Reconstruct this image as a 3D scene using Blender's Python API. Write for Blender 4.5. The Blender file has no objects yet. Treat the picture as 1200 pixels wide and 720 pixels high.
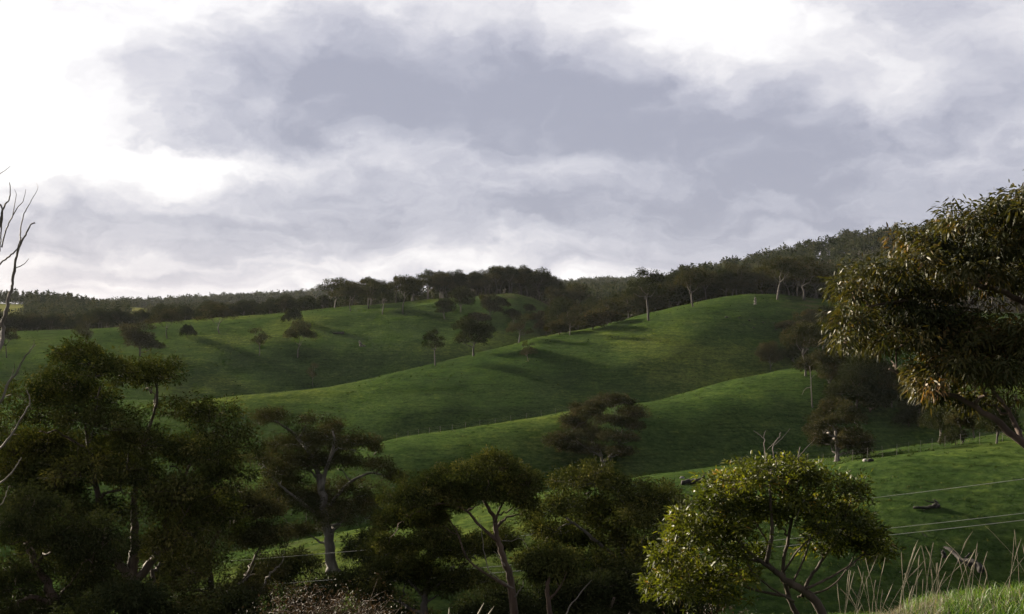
import bpy, math, random
import numpy as np
from mathutils import Vector

R = math.radians
F = 1400.0            # focal length in photo pixels (photo 1200 px wide)
rng = np.random.default_rng(7)
random.seed(7)
scene = bpy.context.scene
C = scene.collection

# ------------------------------------------------------------------ camera
cam_d = bpy.data.cameras.new('camera')
cam_d.sensor_width = 36.0
cam_d.lens = 36.0 * F / 1200.0
cam_d.clip_start = 0.05
cam_d.clip_end = 20000
cam = bpy.data.objects.new('camera', cam_d)
cam.rotation_euler = (R(90), 0, 0)
C.objects.link(cam)
scene.camera = cam

scene.render.engine = 'CYCLES'
scene.cycles.use_denoising = True
scene.cycles.max_bounces = 4
scene.cycles.diffuse_bounces = 2
scene.cycles.glossy_bounces = 2
scene.cycles.transmission_bounces = 3
scene.cycles.volume_bounces = 0
scene.cycles.use_adaptive_sampling = True
scene.cycles.adaptive_threshold = 0.02
scene.cycles.sample_clamp_indirect = 4.0
scene.view_settings.view_transform = 'Standard'
scene.view_settings.look = 'None'
scene.view_settings.exposure = 2.3
scene.view_settings.gamma = 1.0

# ------------------------------------------------------------------ sun and sky
SUN_AZ = R(-47)       # from the view direction, negative = left
SUN_EL = R(14.5)
sdir = Vector((math.sin(SUN_AZ) * math.cos(SUN_EL), math.cos(SUN_AZ) * math.cos(SUN_EL), math.sin(SUN_EL)))
sun_d = bpy.data.lights.new('sun', 'SUN')
sun_d.energy = 5.0
sun_d.angle = R(2.0)
sun_d.color = (1.0, 0.87, 0.68)
sun = bpy.data.objects.new('sun', sun_d)
sun.rotation_euler = (-sdir).to_track_quat('-Z', 'Y').to_euler()
C.objects.link(sun)

world = bpy.data.worlds.new('World')
scene.world = world
world.use_nodes = True
wn, wl = world.node_tree.nodes, world.node_tree.links
wn.clear()


def W(t, **kw):
    n = wn.new(t)
    for k, v in kw.items():
        setattr(n, k, v)
    return n


def wm(op, a, b=None, c=None):
    n = wn.new('ShaderNodeMath')
    n.operation = op
    for i, v in enumerate((a, b, c)):
        if v is None:
            continue
        if isinstance(v, (int, float)):
            n.inputs[i].default_value = v
        else:
            wl.new(v, n.inputs[i])
    return n.outputs[0]


def build_world():
    tc = W('ShaderNodeTexCoord')
    sep = W('ShaderNodeSeparateXYZ')
    wl.new(tc.outputs['Generated'], sep.inputs[0])
    x, y, z = sep.outputs
    az = wm('MULTIPLY', wm('ARCTAN2', x, y), F)            # 'pixel-sized' angles
    el = wm('MULTIPLY', wm('ARCSINE', z), F)
    zz = wm('ADD', wm('ABSOLUTE', z), 0.11)
    cx = wm('DIVIDE', x, zz)
    cy = wm('DIVIDE', y, zz)
    plane = W('ShaderNodeCombineXYZ')
    wl.new(cx, plane.inputs[0]); wl.new(cy, plane.inputs[1])
    angle = W('ShaderNodeCombineXYZ')
    wl.new(az, angle.inputs[0]); wl.new(el, angle.inputs[1])

    def noise(src, scale, detail, rough, off=(0, 0, 0), sc=(1, 1, 1), dist=0.0):
        mp = W('ShaderNodeMapping')
        mp.inputs['Location'].default_value = off
        mp.inputs['Scale'].default_value = sc
        wl.new(src, mp.inputs[0])
        n = W('ShaderNodeTexNoise')
        n.inputs['Scale'].default_value = scale
        n.inputs['Detail'].default_value = detail
        n.inputs['Roughness'].default_value = rough
        n.inputs['Distortion'].default_value = dist
        wl.new(mp.outputs[0], n.inputs['Vector'])
        return n
    # billow warp of the angles
    wa = noise(angle.outputs[0], 1.0, 7, 0.58, (3, 1, 0), (1 / 150, 1 / 95, 1))
    sub = W('ShaderNodeVectorMath', operation='SUBTRACT')
    wl.new(wa.outputs['Color'], sub.inputs[0]); sub.inputs[1].default_value = (0.5, 0.5, 0.5)
    mul = W('ShaderNodeVectorMath', operation='MULTIPLY')
    wl.new(sub.outputs[0], mul.inputs[0]); mul.inputs[1].default_value = (230, 130, 0)
    add = W('ShaderNodeVectorMath', operation='ADD')
    wl.new(angle.outputs[0], add.inputs[0]); wl.new(mul.outputs[0], add.inputs[1])
    warped = add.outputs[0]
    # broad cloud masses: azimuth / elevation in the same units, radii, tilt, weight (+ grey, - bright)
    masses = [
        (-170, 240, 350, 112, -6, .52), (170, 205, 350, 110, -10, .42), (-330, 260, 190, 60, 20, .30),
        (290, 170, 260, 70, -12, .30), (-60, 300, 200, 45, 18, .28), (-120, 225, 130, 40, 0, .12),
        (-230, 100, 430, 48, 4, .36), (120, 105, 320, 40, 2, .30), (120, 55, 110, 22, 0, .32),
        (-560, 95, 200, 50, 0, .08), (470, 335, 130, 65, -40, .50), (560, 225, 90, 45, 0, .20),
        (300, 95, 190, 26, 4, .22), (430, 60, 220, 34, 0, .20), (-420, 40, 170, 14, 0, .15),
        (700, 120, 240, 120, 0, .35), (-40, 520, 900, 110, 0, .20),
        (210, 335, 260, 62, -4, -.56), (320, 245, 130, 50, -10, -.2), (-600, 300, 260, 150, 0, -.55),
        (-560, 170, 200, 80, 0, -.6), (-330, 164, 240, 26, 4, -.42), (60, 150, 180, 26, 6, -.28),
        (-460, 45, 170, 14, 0, -.22), (-120, 55, 150, 18, 0, -.34), (-250, 350, 200, 50, 0, -.30),
        (500, 270, 90, 50, 0, -.2), (560, 190, 120, 30, 0, .12), (420, 200, 150, 40, 0, .1), (-380, 120, 330, 30, 3, .12), (-300, 66, 330, 16, 0, .2), (-480, 84, 200, 20, 0, .12), (-160, 30, 300, 12, 0, .16), (-40, 130, 80, 25, 0, -.10), (-280, 235, 60, 14, 0, -.16),
        (-60, 290, 60, 26, 30, -.14),
    ]
    total = None
    for (a, e, rx, ry, tilt, wgt) in masses:
        mp = W('ShaderNodeMapping', vector_type='TEXTURE')
        mp.inputs['Location'].default_value = (a, e, 0)
        mp.inputs['Rotation'].default_value = (0, 0, R(tilt))
        mp.inputs['Scale'].default_value = (rx * 1.55, ry * 1.55, 1)
        wl.new(warped, mp.inputs[0])
        g = W('ShaderNodeTexGradient', gradient_type='SPHERICAL')
        wl.new(mp.outputs[0], g.inputs[0])
        sm = W('ShaderNodeMapRange', interpolation_type='SMOOTHSTEP')
        sm.inputs[2].default_value = 1.0
        wl.new(g.outputs['Fac'], sm.inputs[0])
        total = wm('MULTIPLY', sm.outputs[0], wgt * .72) if total is None else wm('MULTIPLY_ADD', sm.outputs[0], wgt * .72, total)
    n1 = noise(plane.outputs[0], 0.85, 7, 0.58, (2.3, 4.1, 0))
    n2 = noise(warped, 1.0, 8, 0.6, (7, 3, 0), (1 / 150, 1 / 78, 1))
    n3 = noise(warped, 1.0, 6, 0.55, (1, 9, 0), (1 / 90, 1 / 60, 1))
    puff = wm('ABSOLUTE', wm('MULTIPLY', wm('SUBTRACT', n3.outputs['Fac'], .5), 2.0))
    d = wm('MULTIPLY_ADD', wm('SUBTRACT', n1.outputs['Fac'], .5), .35, total)
    d = wm('MULTIPLY_ADD', wm('SUBTRACT', n2.outputs['Fac'], .5), .85, d)
    n4 = noise(warped, 1.0, 6, 0.55, (4, 6, 0), (1 / 330, 1 / 30, 1))
    low = W('ShaderNodeMapRange')
    low.inputs[1].default_value = 40; low.inputs[2].default_value = 230; low.inputs[3].default_value = 1.0; low.inputs[4].default_value = .12
    wl.new(el, low.inputs[0])
    d = wm('MULTIPLY_ADD', wm('MULTIPLY', wm('SUBTRACT', n4.outputs['Fac'], .5), low.outputs[0]), .95, d)
    d = wm('MULTIPLY_ADD', puff, .38, d)
    d = wm('ADD', d, 0.40)
    # brighter towards the veiled sun
    dot = W('ShaderNodeVectorMath', operation='DOT_PRODUCT')
    wl.new(tc.outputs['Generated'], dot.inputs[0])
    dot.inputs[1].default_value = (math.sin(R(-34)) * math.cos(R(17)), math.cos(R(-34)) * math.cos(R(17)), math.sin(R(17)))
    glow = wm('POWER', wm('MAXIMUM', dot.outputs['Value'], 0.0), 26.0)
    d = wm('SUBTRACT', d, wm('MULTIPLY', glow, .26))
    ramp = W('ShaderNodeValToRGB')
    cr = ramp.color_ramp
    cr.interpolation = 'B_SPLINE'
    stops = [(0.0, (1.12, 1.11, 1.10)), (.20, (.95, .935, .95)), (.40, (.75, .74, .785)), (.62, (.58, .58, .66)), (.85, (.43, .44, .53)), (1.0, (.36, .37, .46))]
    cr.elements[0].position = 0.0
    cr.elements[1].position = 1.0
    for p, c in stops[1:-1]:
        cr.elements.new(p)
    for el_, (p, c) in zip(cr.elements, stops):
        el_.position = p
        el_.color = (*c, 1)
    wl.new(d, ramp.inputs[0])
    sky = W('ShaderNodeTexSky', sky_type='NISHITA')
    sky.sun_disc = False
    sky.sun_elevation = SUN_EL
    sky.sun_rotation = SUN_AZ
    sky.altitude = 300
    b1 = W('ShaderNodeBackground'); wl.new(sky.outputs[0], b1.inputs[0]); b1.inputs[1].default_value = 0.05
    b2 = W('ShaderNodeBackground'); wl.new(ramp.outputs[0], b2.inputs[0]); b2.inputs[1].default_value = 0.21
    mix = W('ShaderNodeMixShader'); mix.inputs[0].default_value = 0.975
    wl.new(b1.outputs[0], mix.inputs[1]); wl.new(b2.outputs[0], mix.inputs[2])
    out = W('ShaderNodeOutputWorld')
    wl.new(mix.outputs[0], out.inputs[0])


build_world()

# ------------------------------------------------------------------ terrain height field
U = np.arange(-900, 2101, 5.0)


def curve(pts, smooth=14):
    xs, ys = zip(*pts)
    v = np.interp(U, xs, ys)
    k = np.exp(-0.5 * (np.arange(-40, 41) * 5.0 / smooth) ** 2)
    k /= k.sum()
    return np.convolve(np.pad(v, 40, mode='edge'), k, mode='valid')


def const(v):
    return np.full_like(U, float(v))


stY, stZ = [], []


def station(Y, rows=None, z=None):
    Y = const(Y) if np.isscalar(Y) else Y
    stY.append(Y)
    stZ.append(z if z is not None else -(rows - 360.0) / F * Y)


station(3.5, z=const(-1.75))
station(6.9, z=curve([(820, -2.5), (960, -2.02), (1040, -1.83), (1110, -1.775), (1250, -1.71)], 30))
station(12.0, z=const(-3.75))
station(20.0, z=const(-6.1))
station(45.0, z=const(-13.4))
station(66.0, rows=curve([(0, 758), (650, 758), (1300, 750)], 40))
station(86.0, rows=curve([(0, 740), (650, 740), (850, 734), (1200, 728), (1400, 724)], 40))
rowA = curve([(-400, 668), (0, 664), (270, 656), (320, 648), (390, 633), (520, 604), (600, 592), (700, 577), (800, 561), (900, 550), (970, 543), (1060, 530), (1200, 514), (1500, 480)])
station(106.0, rows=rowA + curve([(300, 8), (600, 14), (800, 24), (1200, 28)], 40))
station(114.0, rows=rowA)
rowB = curve([(-400, 590), (0, 580), (270, 560), (400, 535), (450, 523), (500, 516), (560, 507), (620, 496), (700, 483), (780, 465), (850, 447), (900, 436), (960, 426), (1060, 432), (1200, 440), (1500, 440)])
YB = curve([(270, 178), (450, 188), (700, 216), (960, 252), (1200, 262)], 60)
station(114 + (YB - 114) * .52, rows=rowA + curve([(300, 24), (500, 34), (900, 42)], 40))
station(YB, rows=rowB)
station(YB + 45, rows=rowB + 30)
rowC = curve([(-400, 492), (0, 486), (150, 482), (220, 475), (270, 468), (330, 460), (400, 450), (450, 440), (500, 428), (560, 415), (620, 401), (700, 384), (760, 368), (800, 356), (840, 348), (880, 345), (920, 346), (970, 352), (1060, 362), (1200, 372)])
YC = curve([(0, 282), (270, 290), (450, 310), (620, 340), (880, 402), (1060, 425)], 60)
station(YC, rows=rowC)
station(YC + 60, rows=rowC + curve([(0, -22), (200, -4), (270, 16), (500, 30), (800, 24), (900, 12), (1100, -2), (1300, -12)], 40))
rowD = curve([(-400, 392), (0, 388), (100, 386), (150, 384), (200, 378), (250, 374), (300, 369), (350, 364), (400, 361), (450, 357), (500, 352), (530, 350), (560, 347), (600, 344), (630, 350), (665, 372), (700, 386), (760, 376), (800, 367), (880, 358), (970, 346), (1060, 338), (1200, 326)], 9)
YD = curve([(0, 478), (300, 510), (450, 520), (600, 530), (1200, 545)], 60)
station(YD, rows=rowD)
station(YD + 75, rows=rowD + curve([(0, 5), (600, 6), (650, 3), (700, -10), (800, -16), (900, -12), (1000, -16), (1200, -18)], 30))
station(820.0, rows=curve([(-300, 373), (0, 373), (100, 371), (200, 368), (300, 366), (450, 362), (600, 352), (700, 350), (800, 340), (900, 319), (1000, 297), (1060, 287), (1200, 275), (1500, 270)]))
station(1050.0, rows=curve([(-300, 354), (0, 356), (60, 359), (100, 362), (150, 360), (200, 364), (300, 362), (450, 358), (600, 350), (700, 346), (800, 340), (900, 325), (1000, 310), (1060, 300), (1200, 290)]))
station(1300.0, rows=curve([(-300, 362), (0, 364), (300, 366), (600, 356), (800, 348), (1000, 330), (1200, 310)]))
station(1800.0, rows=curve([(-300, 362), (0, 362), (100, 361), (150, 359), (200, 358), (280, 353), (390, 348), (450, 351), (600, 344), (700, 334), (820, 333), (900, 338), (1060, 340), (1500, 345)]))
station(2600.0, rows=const(361.0))
station(9000.0, rows=const(360.6))
stY = np.array(stY)
stZ = np.array(stZ)
h_ = np.diff(stY, axis=0)
dl = np.diff(stZ, axis=0) / h_
stM = np.zeros_like(stZ)
stM[0] = 0
stM[-1] = dl[-1]
w1 = 2 * h_[1:] + h_[:-1]
w2 = h_[1:] + 2 * h_[:-1]
same = dl[:-1] * dl[1:] > 0
with np.errstate(divide='ignore', invalid='ignore'):
    hm = (w1 + w2) / (w1 / dl[:-1] + w2 / dl[1:])
stM[1:-1] = np.where(same, np.nan_to_num(hm), 0.0)
# hills are convex, valleys meet in a V: separate slopes on either side of a valley
mS, mE = stM[:-1].copy(), stM[1:].copy()
val = np.zeros_like(stZ, bool)
val[1:-1] = (dl[:-1] < 0) & (dl[1:] > 0)
val[:5] = False
mS = np.where(val[:-1], 1.75 * dl, mS)
mE = np.where(val[1:], 1.4 * dl, mE)
_k = [(rng.uniform(0, 2 * math.pi), rng.uniform(0, 6.28), lam, amp) for lam, amp in
      [(95, .55), (70, .5), (55, .35), (38, .22), (31, .2), (23, .12), (17, .09), (12, .06), (9, .05), (7, .035)]]
THM = math.atan(1500 / F)


def H(x, y):
    x = np.atleast_1d(np.asarray(x, float))
    y = np.atleast_1d(np.asarray(y, float))
    r = np.hypot(x, y)
    th = np.clip(np.arctan2(x, y), -THM, THM)
    d = np.maximum(r * np.cos(th), 0.01)
    u = 600 + F * np.tan(th)
    fi = np.clip((u - U[0]) / 5.0, 0, len(U) - 1.001)
    i = fi.astype(int)
    f = fi - i
    z = np.full(x.shape, -1.75)
    n = len(stY)
    for k in range(n - 1):
        ya = stY[k, i] * (1 - f) + stY[k, i + 1] * f
        yb = stY[k + 1, i] * (1 - f) + stY[k + 1, i + 1] * f
        m = (d >= ya) & (d <= yb)
        if not m.any():
            continue
        za = stZ[k, i] * (1 - f) + stZ[k, i + 1] * f
        zb = stZ[k + 1, i] * (1 - f) + stZ[k + 1, i + 1] * f
        ma = mS[k, i] * (1 - f) + mS[k, i + 1] * f
        mb = mE[k, i] * (1 - f) + mE[k, i + 1] * f
        hh = yb - ya
        t = (d - ya) / hh
        v = (2 * t**3 - 3 * t**2 + 1) * za + (t**3 - 2 * t**2 + t) * hh * ma + (-2 * t**3 + 3 * t**2) * zb + (t**3 - t**2) * hh * mb
        z = np.where(m, v, z)
    nz = np.zeros_like(x)
    for a, ph, lam, amp in _k:
        nz += amp * np.sin((x * math.cos(a) + y * math.sin(a)) * 6.2832 / lam + ph + 0.8 * np.sin((x * math.sin(a) - y * math.cos(a)) * 6.2832 / (lam * 1.7)))
    z = z + nz * np.clip((d - 14) / 90, 0, 1) * 0.75
    back = np.clip((np.abs(np.arctan2(x, y)) - 1.25) / 0.6, 0, 1)
    back = back * back * (3 - 2 * back)
    return z * (1 - back) + (-1.75 + 0.04 * np.minimum(r, 400)) * back


def Hs(x, y):
    return float(H(x, y)[0])


_YS = np.geomspace(8, 3500, 3000)


def hit(px, py):
    """where the ray through a photo pixel meets the ground (or passes closest above it)"""
    xs = (px - 600) / F * _YS
    gap = -(py - 360) / F * _YS - H(xs, _YS)
    w = np.where(gap < 0)[0]
    w = w[_YS[w] > 30]
    j = w[0] if len(w) else int(np.argmin(np.where(_YS > 60, gap / _YS, 9)))
    return np.array([xs[j], _YS[j], Hs(xs[j], _YS[j])])


def P(px, py, Y):
    return np.array([(px - 600) / F * Y, Y, -(py - 360) / F * Y])


# ------------------------------------------------------------------ mesh helpers
def fast_mesh(name, verts, faces, mat=None, smooth=False, attrs=None):
    """faces: list of (n,k) index arrays"""
    me = bpy.data.meshes.new(name)
    verts = np.ascontiguousarray(verts, np.float32)
    faces = [np.asarray(f, np.int32) for f in faces if len(f)]
    loops = np.concatenate([f.ravel() for f in faces])
    tot = np.concatenate([np.full(len(f), f.shape[1], np.int32) for f in faces])
    start = np.concatenate([[0], np.cumsum(tot)[:-1]]).astype(np.int32)
    me.vertices.add(len(verts))
    me.vertices.foreach_set('co', verts.ravel())
    me.loops.add(len(loops))
    me.loops.foreach_set('vertex_index', loops)
    me.polygons.add(len(tot))
    me.polygons.foreach_set('loop_start', start)
    me.polygons.foreach_set('loop_total', tot)
    if smooth:
        me.polygons.foreach_set('use_smooth', np.ones(len(tot), bool))
    for k, v in (attrs or {}).items():
        at = me.attributes.new(k, 'FLOAT', 'POINT')
        at.data.foreach_set('value', np.ascontiguousarray(v, np.float32))
    me.update(calc_edges=True)
    if mat:
        me.materials.append(mat)
    return me


def link(name, me, parent=None, loc=None):
    o = bpy.data.objects.new(name, me)
    C.objects.link(o)
    if parent is not None:
        o.parent = parent
    if loc is not None:
        o.location = loc
    return o


def tag(o, label=None, cat=None, group=None, kind=None):
    if label:
        o['label'] = label
    if cat:
        o['category'] = cat
    if group:
        o['group'] = group
    if kind:
        o['kind'] = kind
    return o


def nrm(v):
    return v / np.maximum(np.linalg.norm(v, axis=-1, keepdims=True), 1e-9)


def tube_arrays(paths, sides=7, rough=0.0):
    """paths: list of (pts (n,3), radii (n,)) -> verts, quads, tri caps"""
    V, Q, T = [], [], []
    base = 0
    ang = np.linspace(0, 2 * math.pi, sides, endpoint=False)
    for pts, rad in paths:
        pts = np.asarray(pts, float)
        rad = np.asarray(rad, float)
        n = len(pts)
        tan = nrm(np.gradient(pts, axis=0))
        ref = np.array([0.0, 0.0, 1.0]) if abs(tan[0][2]) < 0.8 else np.array([1.0, 0.0, 0.0])
        s = nrm(np.cross(tan, ref))
        t2 = np.cross(s, tan)
        rr = rad[:, None] * (1 + rough * rng.normal(size=(n, sides)))
        ring = pts[:, None, :] + (np.cos(ang)[None, :, None] * s[:, None, :] + np.sin(ang)[None, :, None] * t2[:, None, :]) * rr[..., None]
        V.append(ring.reshape(-1, 3))
        a = np.arange(n - 1)[:, None] * sides + np.arange(sides)[None, :]
        b = np.arange(n - 1)[:, None] * sides + (np.arange(sides)[None, :] + 1) % sides
        Q.append(np.stack([a, b, b + sides, a + sides], -1).reshape(-1, 4) + base)
        V.append(pts[[0, -1]])
        c0 = base + n * sides
        k = np.arange(sides)
        T.append(np.stack([np.full(sides, c0), (k + 1) % sides + base, k + base], -1))
        k2 = k + (n - 1) * sides
        T.append(np.stack([np.full(sides, c0 + 1), k2 + base, (k + 1) % sides + (n - 1) * sides + base], -1))
        base += n * sides + 2
    return np.concatenate(V), np.concatenate(Q), np.concatenate(T)


def tube_mesh(name, paths, mat, sides=7, rough=0.03):
    v, q, t = tube_arrays(paths, sides, rough)
    return fast_mesh(name, v, [q, t], mat, True)


def spline(pts, n):
    """Catmull-Rom through the points"""
    p = np.asarray(pts, float)
    if len(p) == 2:
        return np.linspace(p[0], p[1], n)
    p = np.vstack([2 * p[0] - p[1], p, 2 * p[-1] - p[-2]])
    ts = np.linspace(0, len(p) - 3 - 1e-6, n)
    i = ts.astype(int)
    t = (ts - i)[:, None]
    a, b, c, d = p[i], p[i + 1], p[i + 2], p[i + 3]
    return 0.5 * (2 * b + (c - a) * t + (2 * a - 5 * b + 4 * c - d) * t**2 + (3 * b - a - 3 * c + d) * t**3)


def wiggle(path, amp):
    p = np.array(path)
    n = len(p)
    k = rng.normal(size=(n, 3)) * amp
    k[0] = 0
    k[-1] *= 0.3
    return p + k


# ------------------------------------------------------------------ materials
def new_mat(name):
    m = bpy.data.materials.new(name)
    m.use_nodes = True
    nt = m.node_tree
    for n in list(nt.nodes):
        nt.nodes.remove(n)
    out = nt.nodes.new('ShaderNodeOutputMaterial')
    return m, nt, out


def ramp_node(nt, stops):
    r = nt.nodes.new('ShaderNodeValToRGB')
    cr = r.color_ramp
    for _ in stops[2:]:
        cr.elements.new(0.5)
    for e, (p, c) in zip(cr.elements, stops):
        e.position = p
        e.color = (*c, 1)
    return r


def leaf_mat(name, stops, rough=.9, spec=0.0, transl=.22, tint=(1.5, 1.6, .6)):
    m, nt, out = new_mat(name)
    at = nt.nodes.new('ShaderNodeAttribute')
    at.attribute_name = 'var'
    r = ramp_node(nt, stops)
    nt.links.new(at.outputs['Fac'], r.inputs[0])
    pb = nt.nodes.new('ShaderNodeBsdfPrincipled')
    pb.inputs['Roughness'].default_value = rough
    pb.inputs['Specular IOR Level'].default_value = spec
    nt.links.new(r.outputs[0], pb.inputs['Base Color'])
    tr = nt.nodes.new('ShaderNodeBsdfTranslucent')
    mx = nt.nodes.new('ShaderNodeMix')
    mx.data_type = 'RGBA'
    mx.blend_type = 'MULTIPLY'
    mx.inputs[0].default_value = 1.0
    nt.links.new(r.outputs[0], mx.inputs[6])
    mx.inputs[7].default_value = (*tint, 1)
    nt.links.new(mx.outputs[2], tr.inputs[0])
    ms = nt.nodes.new('ShaderNodeMixShader')
    ms.inputs[0].default_value = transl
    nt.links.new(pb.outputs[0], ms.inputs[1])
    nt.links.new(tr.outputs[0], ms.inputs[2])
    nt.links.new(ms.outputs[0], out.inputs[0])
    return m


def bark_mat(name, stops, scale=3.0, stretch=.25, bump=.4, rough=.85):
    m, nt, out = new_mat(name)
    tc = nt.nodes.new('ShaderNodeTexCoord')
    mp = nt.nodes.new('ShaderNodeMapping')
    mp.inputs['Scale'].default_value = (1, 1, stretch)
    nt.links.new(tc.outputs['Object'], mp.inputs[0])
    no = nt.nodes.new('ShaderNodeTexNoise')
    no.inputs['Scale'].default_value = scale
    no.inputs['Detail'].default_value = 6
    no.inputs['Roughness'].default_value = .65
    nt.links.new(mp.outputs[0], no.inputs[0])
    r = ramp_node(nt, stops)
    nt.links.new(no.outputs['Fac'], r.inputs[0])
    pb = nt.nodes.new('ShaderNodeBsdfPrincipled')
    pb.inputs['Roughness'].default_value = rough
    pb.inputs['Specular IOR Level'].default_value = .2
    nt.links.new(r.outputs[0], pb.inputs['Base Color'])
    n2 = nt.nodes.new('ShaderNodeTexNoise')
    n2.inputs['Scale'].default_value = scale * 6
    n2.inputs['Detail'].default_value = 4
    nt.links.new(mp.outputs[0], n2.inputs[0])
    bp = nt.nodes.new('ShaderNodeBump')
    bp.inputs['Strength'].default_value = bump
    bp.inputs['Distance'].default_value = .05
    nt.links.new(n2.outputs['Fac'], bp.inputs['Height'])
    nt.links.new(bp.outputs[0], pb.inputs['Normal'])
    nt.links.new(pb.outputs[0], out.inputs[0])
    return m


M_olive = leaf_mat('olive_gum_leaf', [(0, (.0125, .017, .006)), (.45, (.028, .0325, .010)), (.8, (.055, .055, .016)), (1, (.092, .081, .025))], transl=.10, tint=(1.3, 1.4, .5))
M_dusk = leaf_mat('dusky_gum_leaf', [(0, (0.0149, 0.0182, 0.0083)), (.5, (0.0264, 0.0274, 0.0116)), (.85, (0.0414, 0.0373, 0.0158)), (1, (0.0580, 0.0439, 0.0207))], rough=.9, spec=0.0, transl=.15, tint=(1.3, 1.3, .8))
M_rust = leaf_mat('brownish_gum_leaf', [(0, (.014, .016, .009)), (.5, (.025, .026, .013)), (.85, (.042, .038, .019)), (1, (.06, .047, .026))], rough=.9, spec=0.0, transl=.18, tint=(1.3, 1.2, .7))
M_dark = leaf_mat('dark_gum_leaf', [(0, (0.0099, 0.0132, 0.0058)), (.5, (0.0174, 0.0207, 0.0083)), (1, (0.0314, 0.0314, 0.0123))], rough=.9, spec=0.0, transl=.12, tint=(1.3, 1.4, .8))
M_bright = leaf_mat('young_yellow_green_leaf', [(0, (0.0145, 0.0195, 0.0051)), (.4, (0.0281, 0.0348, 0.0068)), (.75, (0.0544, 0.0612, 0.0102)), (.93, (0.0935, 0.0935, 0.0170)), (1, (0.1105, 0.0680, 0.0255))], rough=.5, spec=.08, transl=.32, tint=(1.7, 1.7, .5))
M_bough = leaf_mat('bronze_gum_leaf', [(0, (.014, .019, .007)), (.45, (.027, .029, .009)), (.75, (.046, .039, .013)), (.93, (.072, .05, .018)), (1, (.10, .06, .03))], rough=.5, spec=.10, transl=.27, tint=(1.6, 1.4, .5))
M_far = leaf_mat('far_wood_leaf', [(0, (0.0144, 0.0192, 0.0120)), (.5, (0.0256, 0.0304, 0.0160)), (1, (0.0440, 0.0440, 0.0240))], rough=.9, spec=0.0, transl=.12, tint=(1.3, 1.3, .8))
M_brown = leaf_mat('dry_brown_leaf', [(0, (.016, .012, .008)), (.5, (.030, .021, .013)), (1, (.052, .035, .021))], rough=.7, spec=.2, transl=.2, tint=(1.2, 1, .6))
M_green = leaf_mat('fresh_grass_blade', [(0, (0.0225, 0.0450, 0.0075)), (.5, (0.0413, 0.0788, 0.0112)), (.85, (0.0750, 0.1162, 0.0225)), (1, (0.1800, 0.1575, 0.0750))], rough=.5, spec=.3, transl=.35, tint=(1.5, 1.5, .5))
M_straw = leaf_mat('dry_grass_straw', [(0, (.085, .073, .05)), (.5, (.145, .128, .09)), (1, (.24, .215, .16))], rough=.7, spec=.2, transl=.3, tint=(1.1, 1.0, .8))

M_bark = bark_mat('rough_brown_bark', [(.3, (0.0200, 0.0152, 0.0112)), (.55, (0.0480, 0.0360, 0.0264)), (.75, (0.1040, 0.0800, 0.0600))])
M_pale = bark_mat('pale_grey_bark', [(.3, (0.0310, 0.0267, 0.0223)), (.5, (0.0682, 0.0601, 0.0527)), (.72, (0.1364, 0.1240, 0.1116))], scale=1.6)
M_slope = bark_mat('hill_gum_bark', [(.3, (0.0245, 0.0210, 0.0182)), (.5, (0.0525, 0.0462, 0.0406)), (.75, (0.1120, 0.1015, 0.0910))], scale=1.2)  # darker grey bark for the trees on the hills
M_red = bark_mat('reddish_brown_bark', [(.3, (0.0210, 0.0140, 0.0105)), (.55, (0.0525, 0.0350, 0.0259)), (.75, (0.1050, 0.0770, 0.0595))])
M_twig = bark_mat('grey_dead_wood', [(.3, (0.0600, 0.0510, 0.0450)), (.55, (0.1140, 0.0990, 0.0870)), (.75, (0.1800, 0.1620, 0.1440))], scale=6)
M_log = bark_mat('charred_weathered_log', [(.3, (0.0064, 0.0056, 0.0048)), (.6, (0.0160, 0.0136, 0.0120)), (.8, (0.0600, 0.0520, 0.0448))], scale=2.2)
M_stone = bark_mat('lichen_grey_stone', [(.3, (.06, .06, .055)), (.55, (.14, .135, .125)), (.75, (.28, .27, .25))], scale=2.5, stretch=1)
M_post = bark_mat('weathered_fence_timber', [(.3, (.05, .045, .04)), (.55, (.11, .10, .09)), (.75, (.18, .165, .15))], scale=4)
M_wire = bark_mat('aluminium_wire', [(.3, (.15, .15, .14)), (.7, (.22, .22, .21))], scale=1, bump=0, rough=.45)


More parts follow.
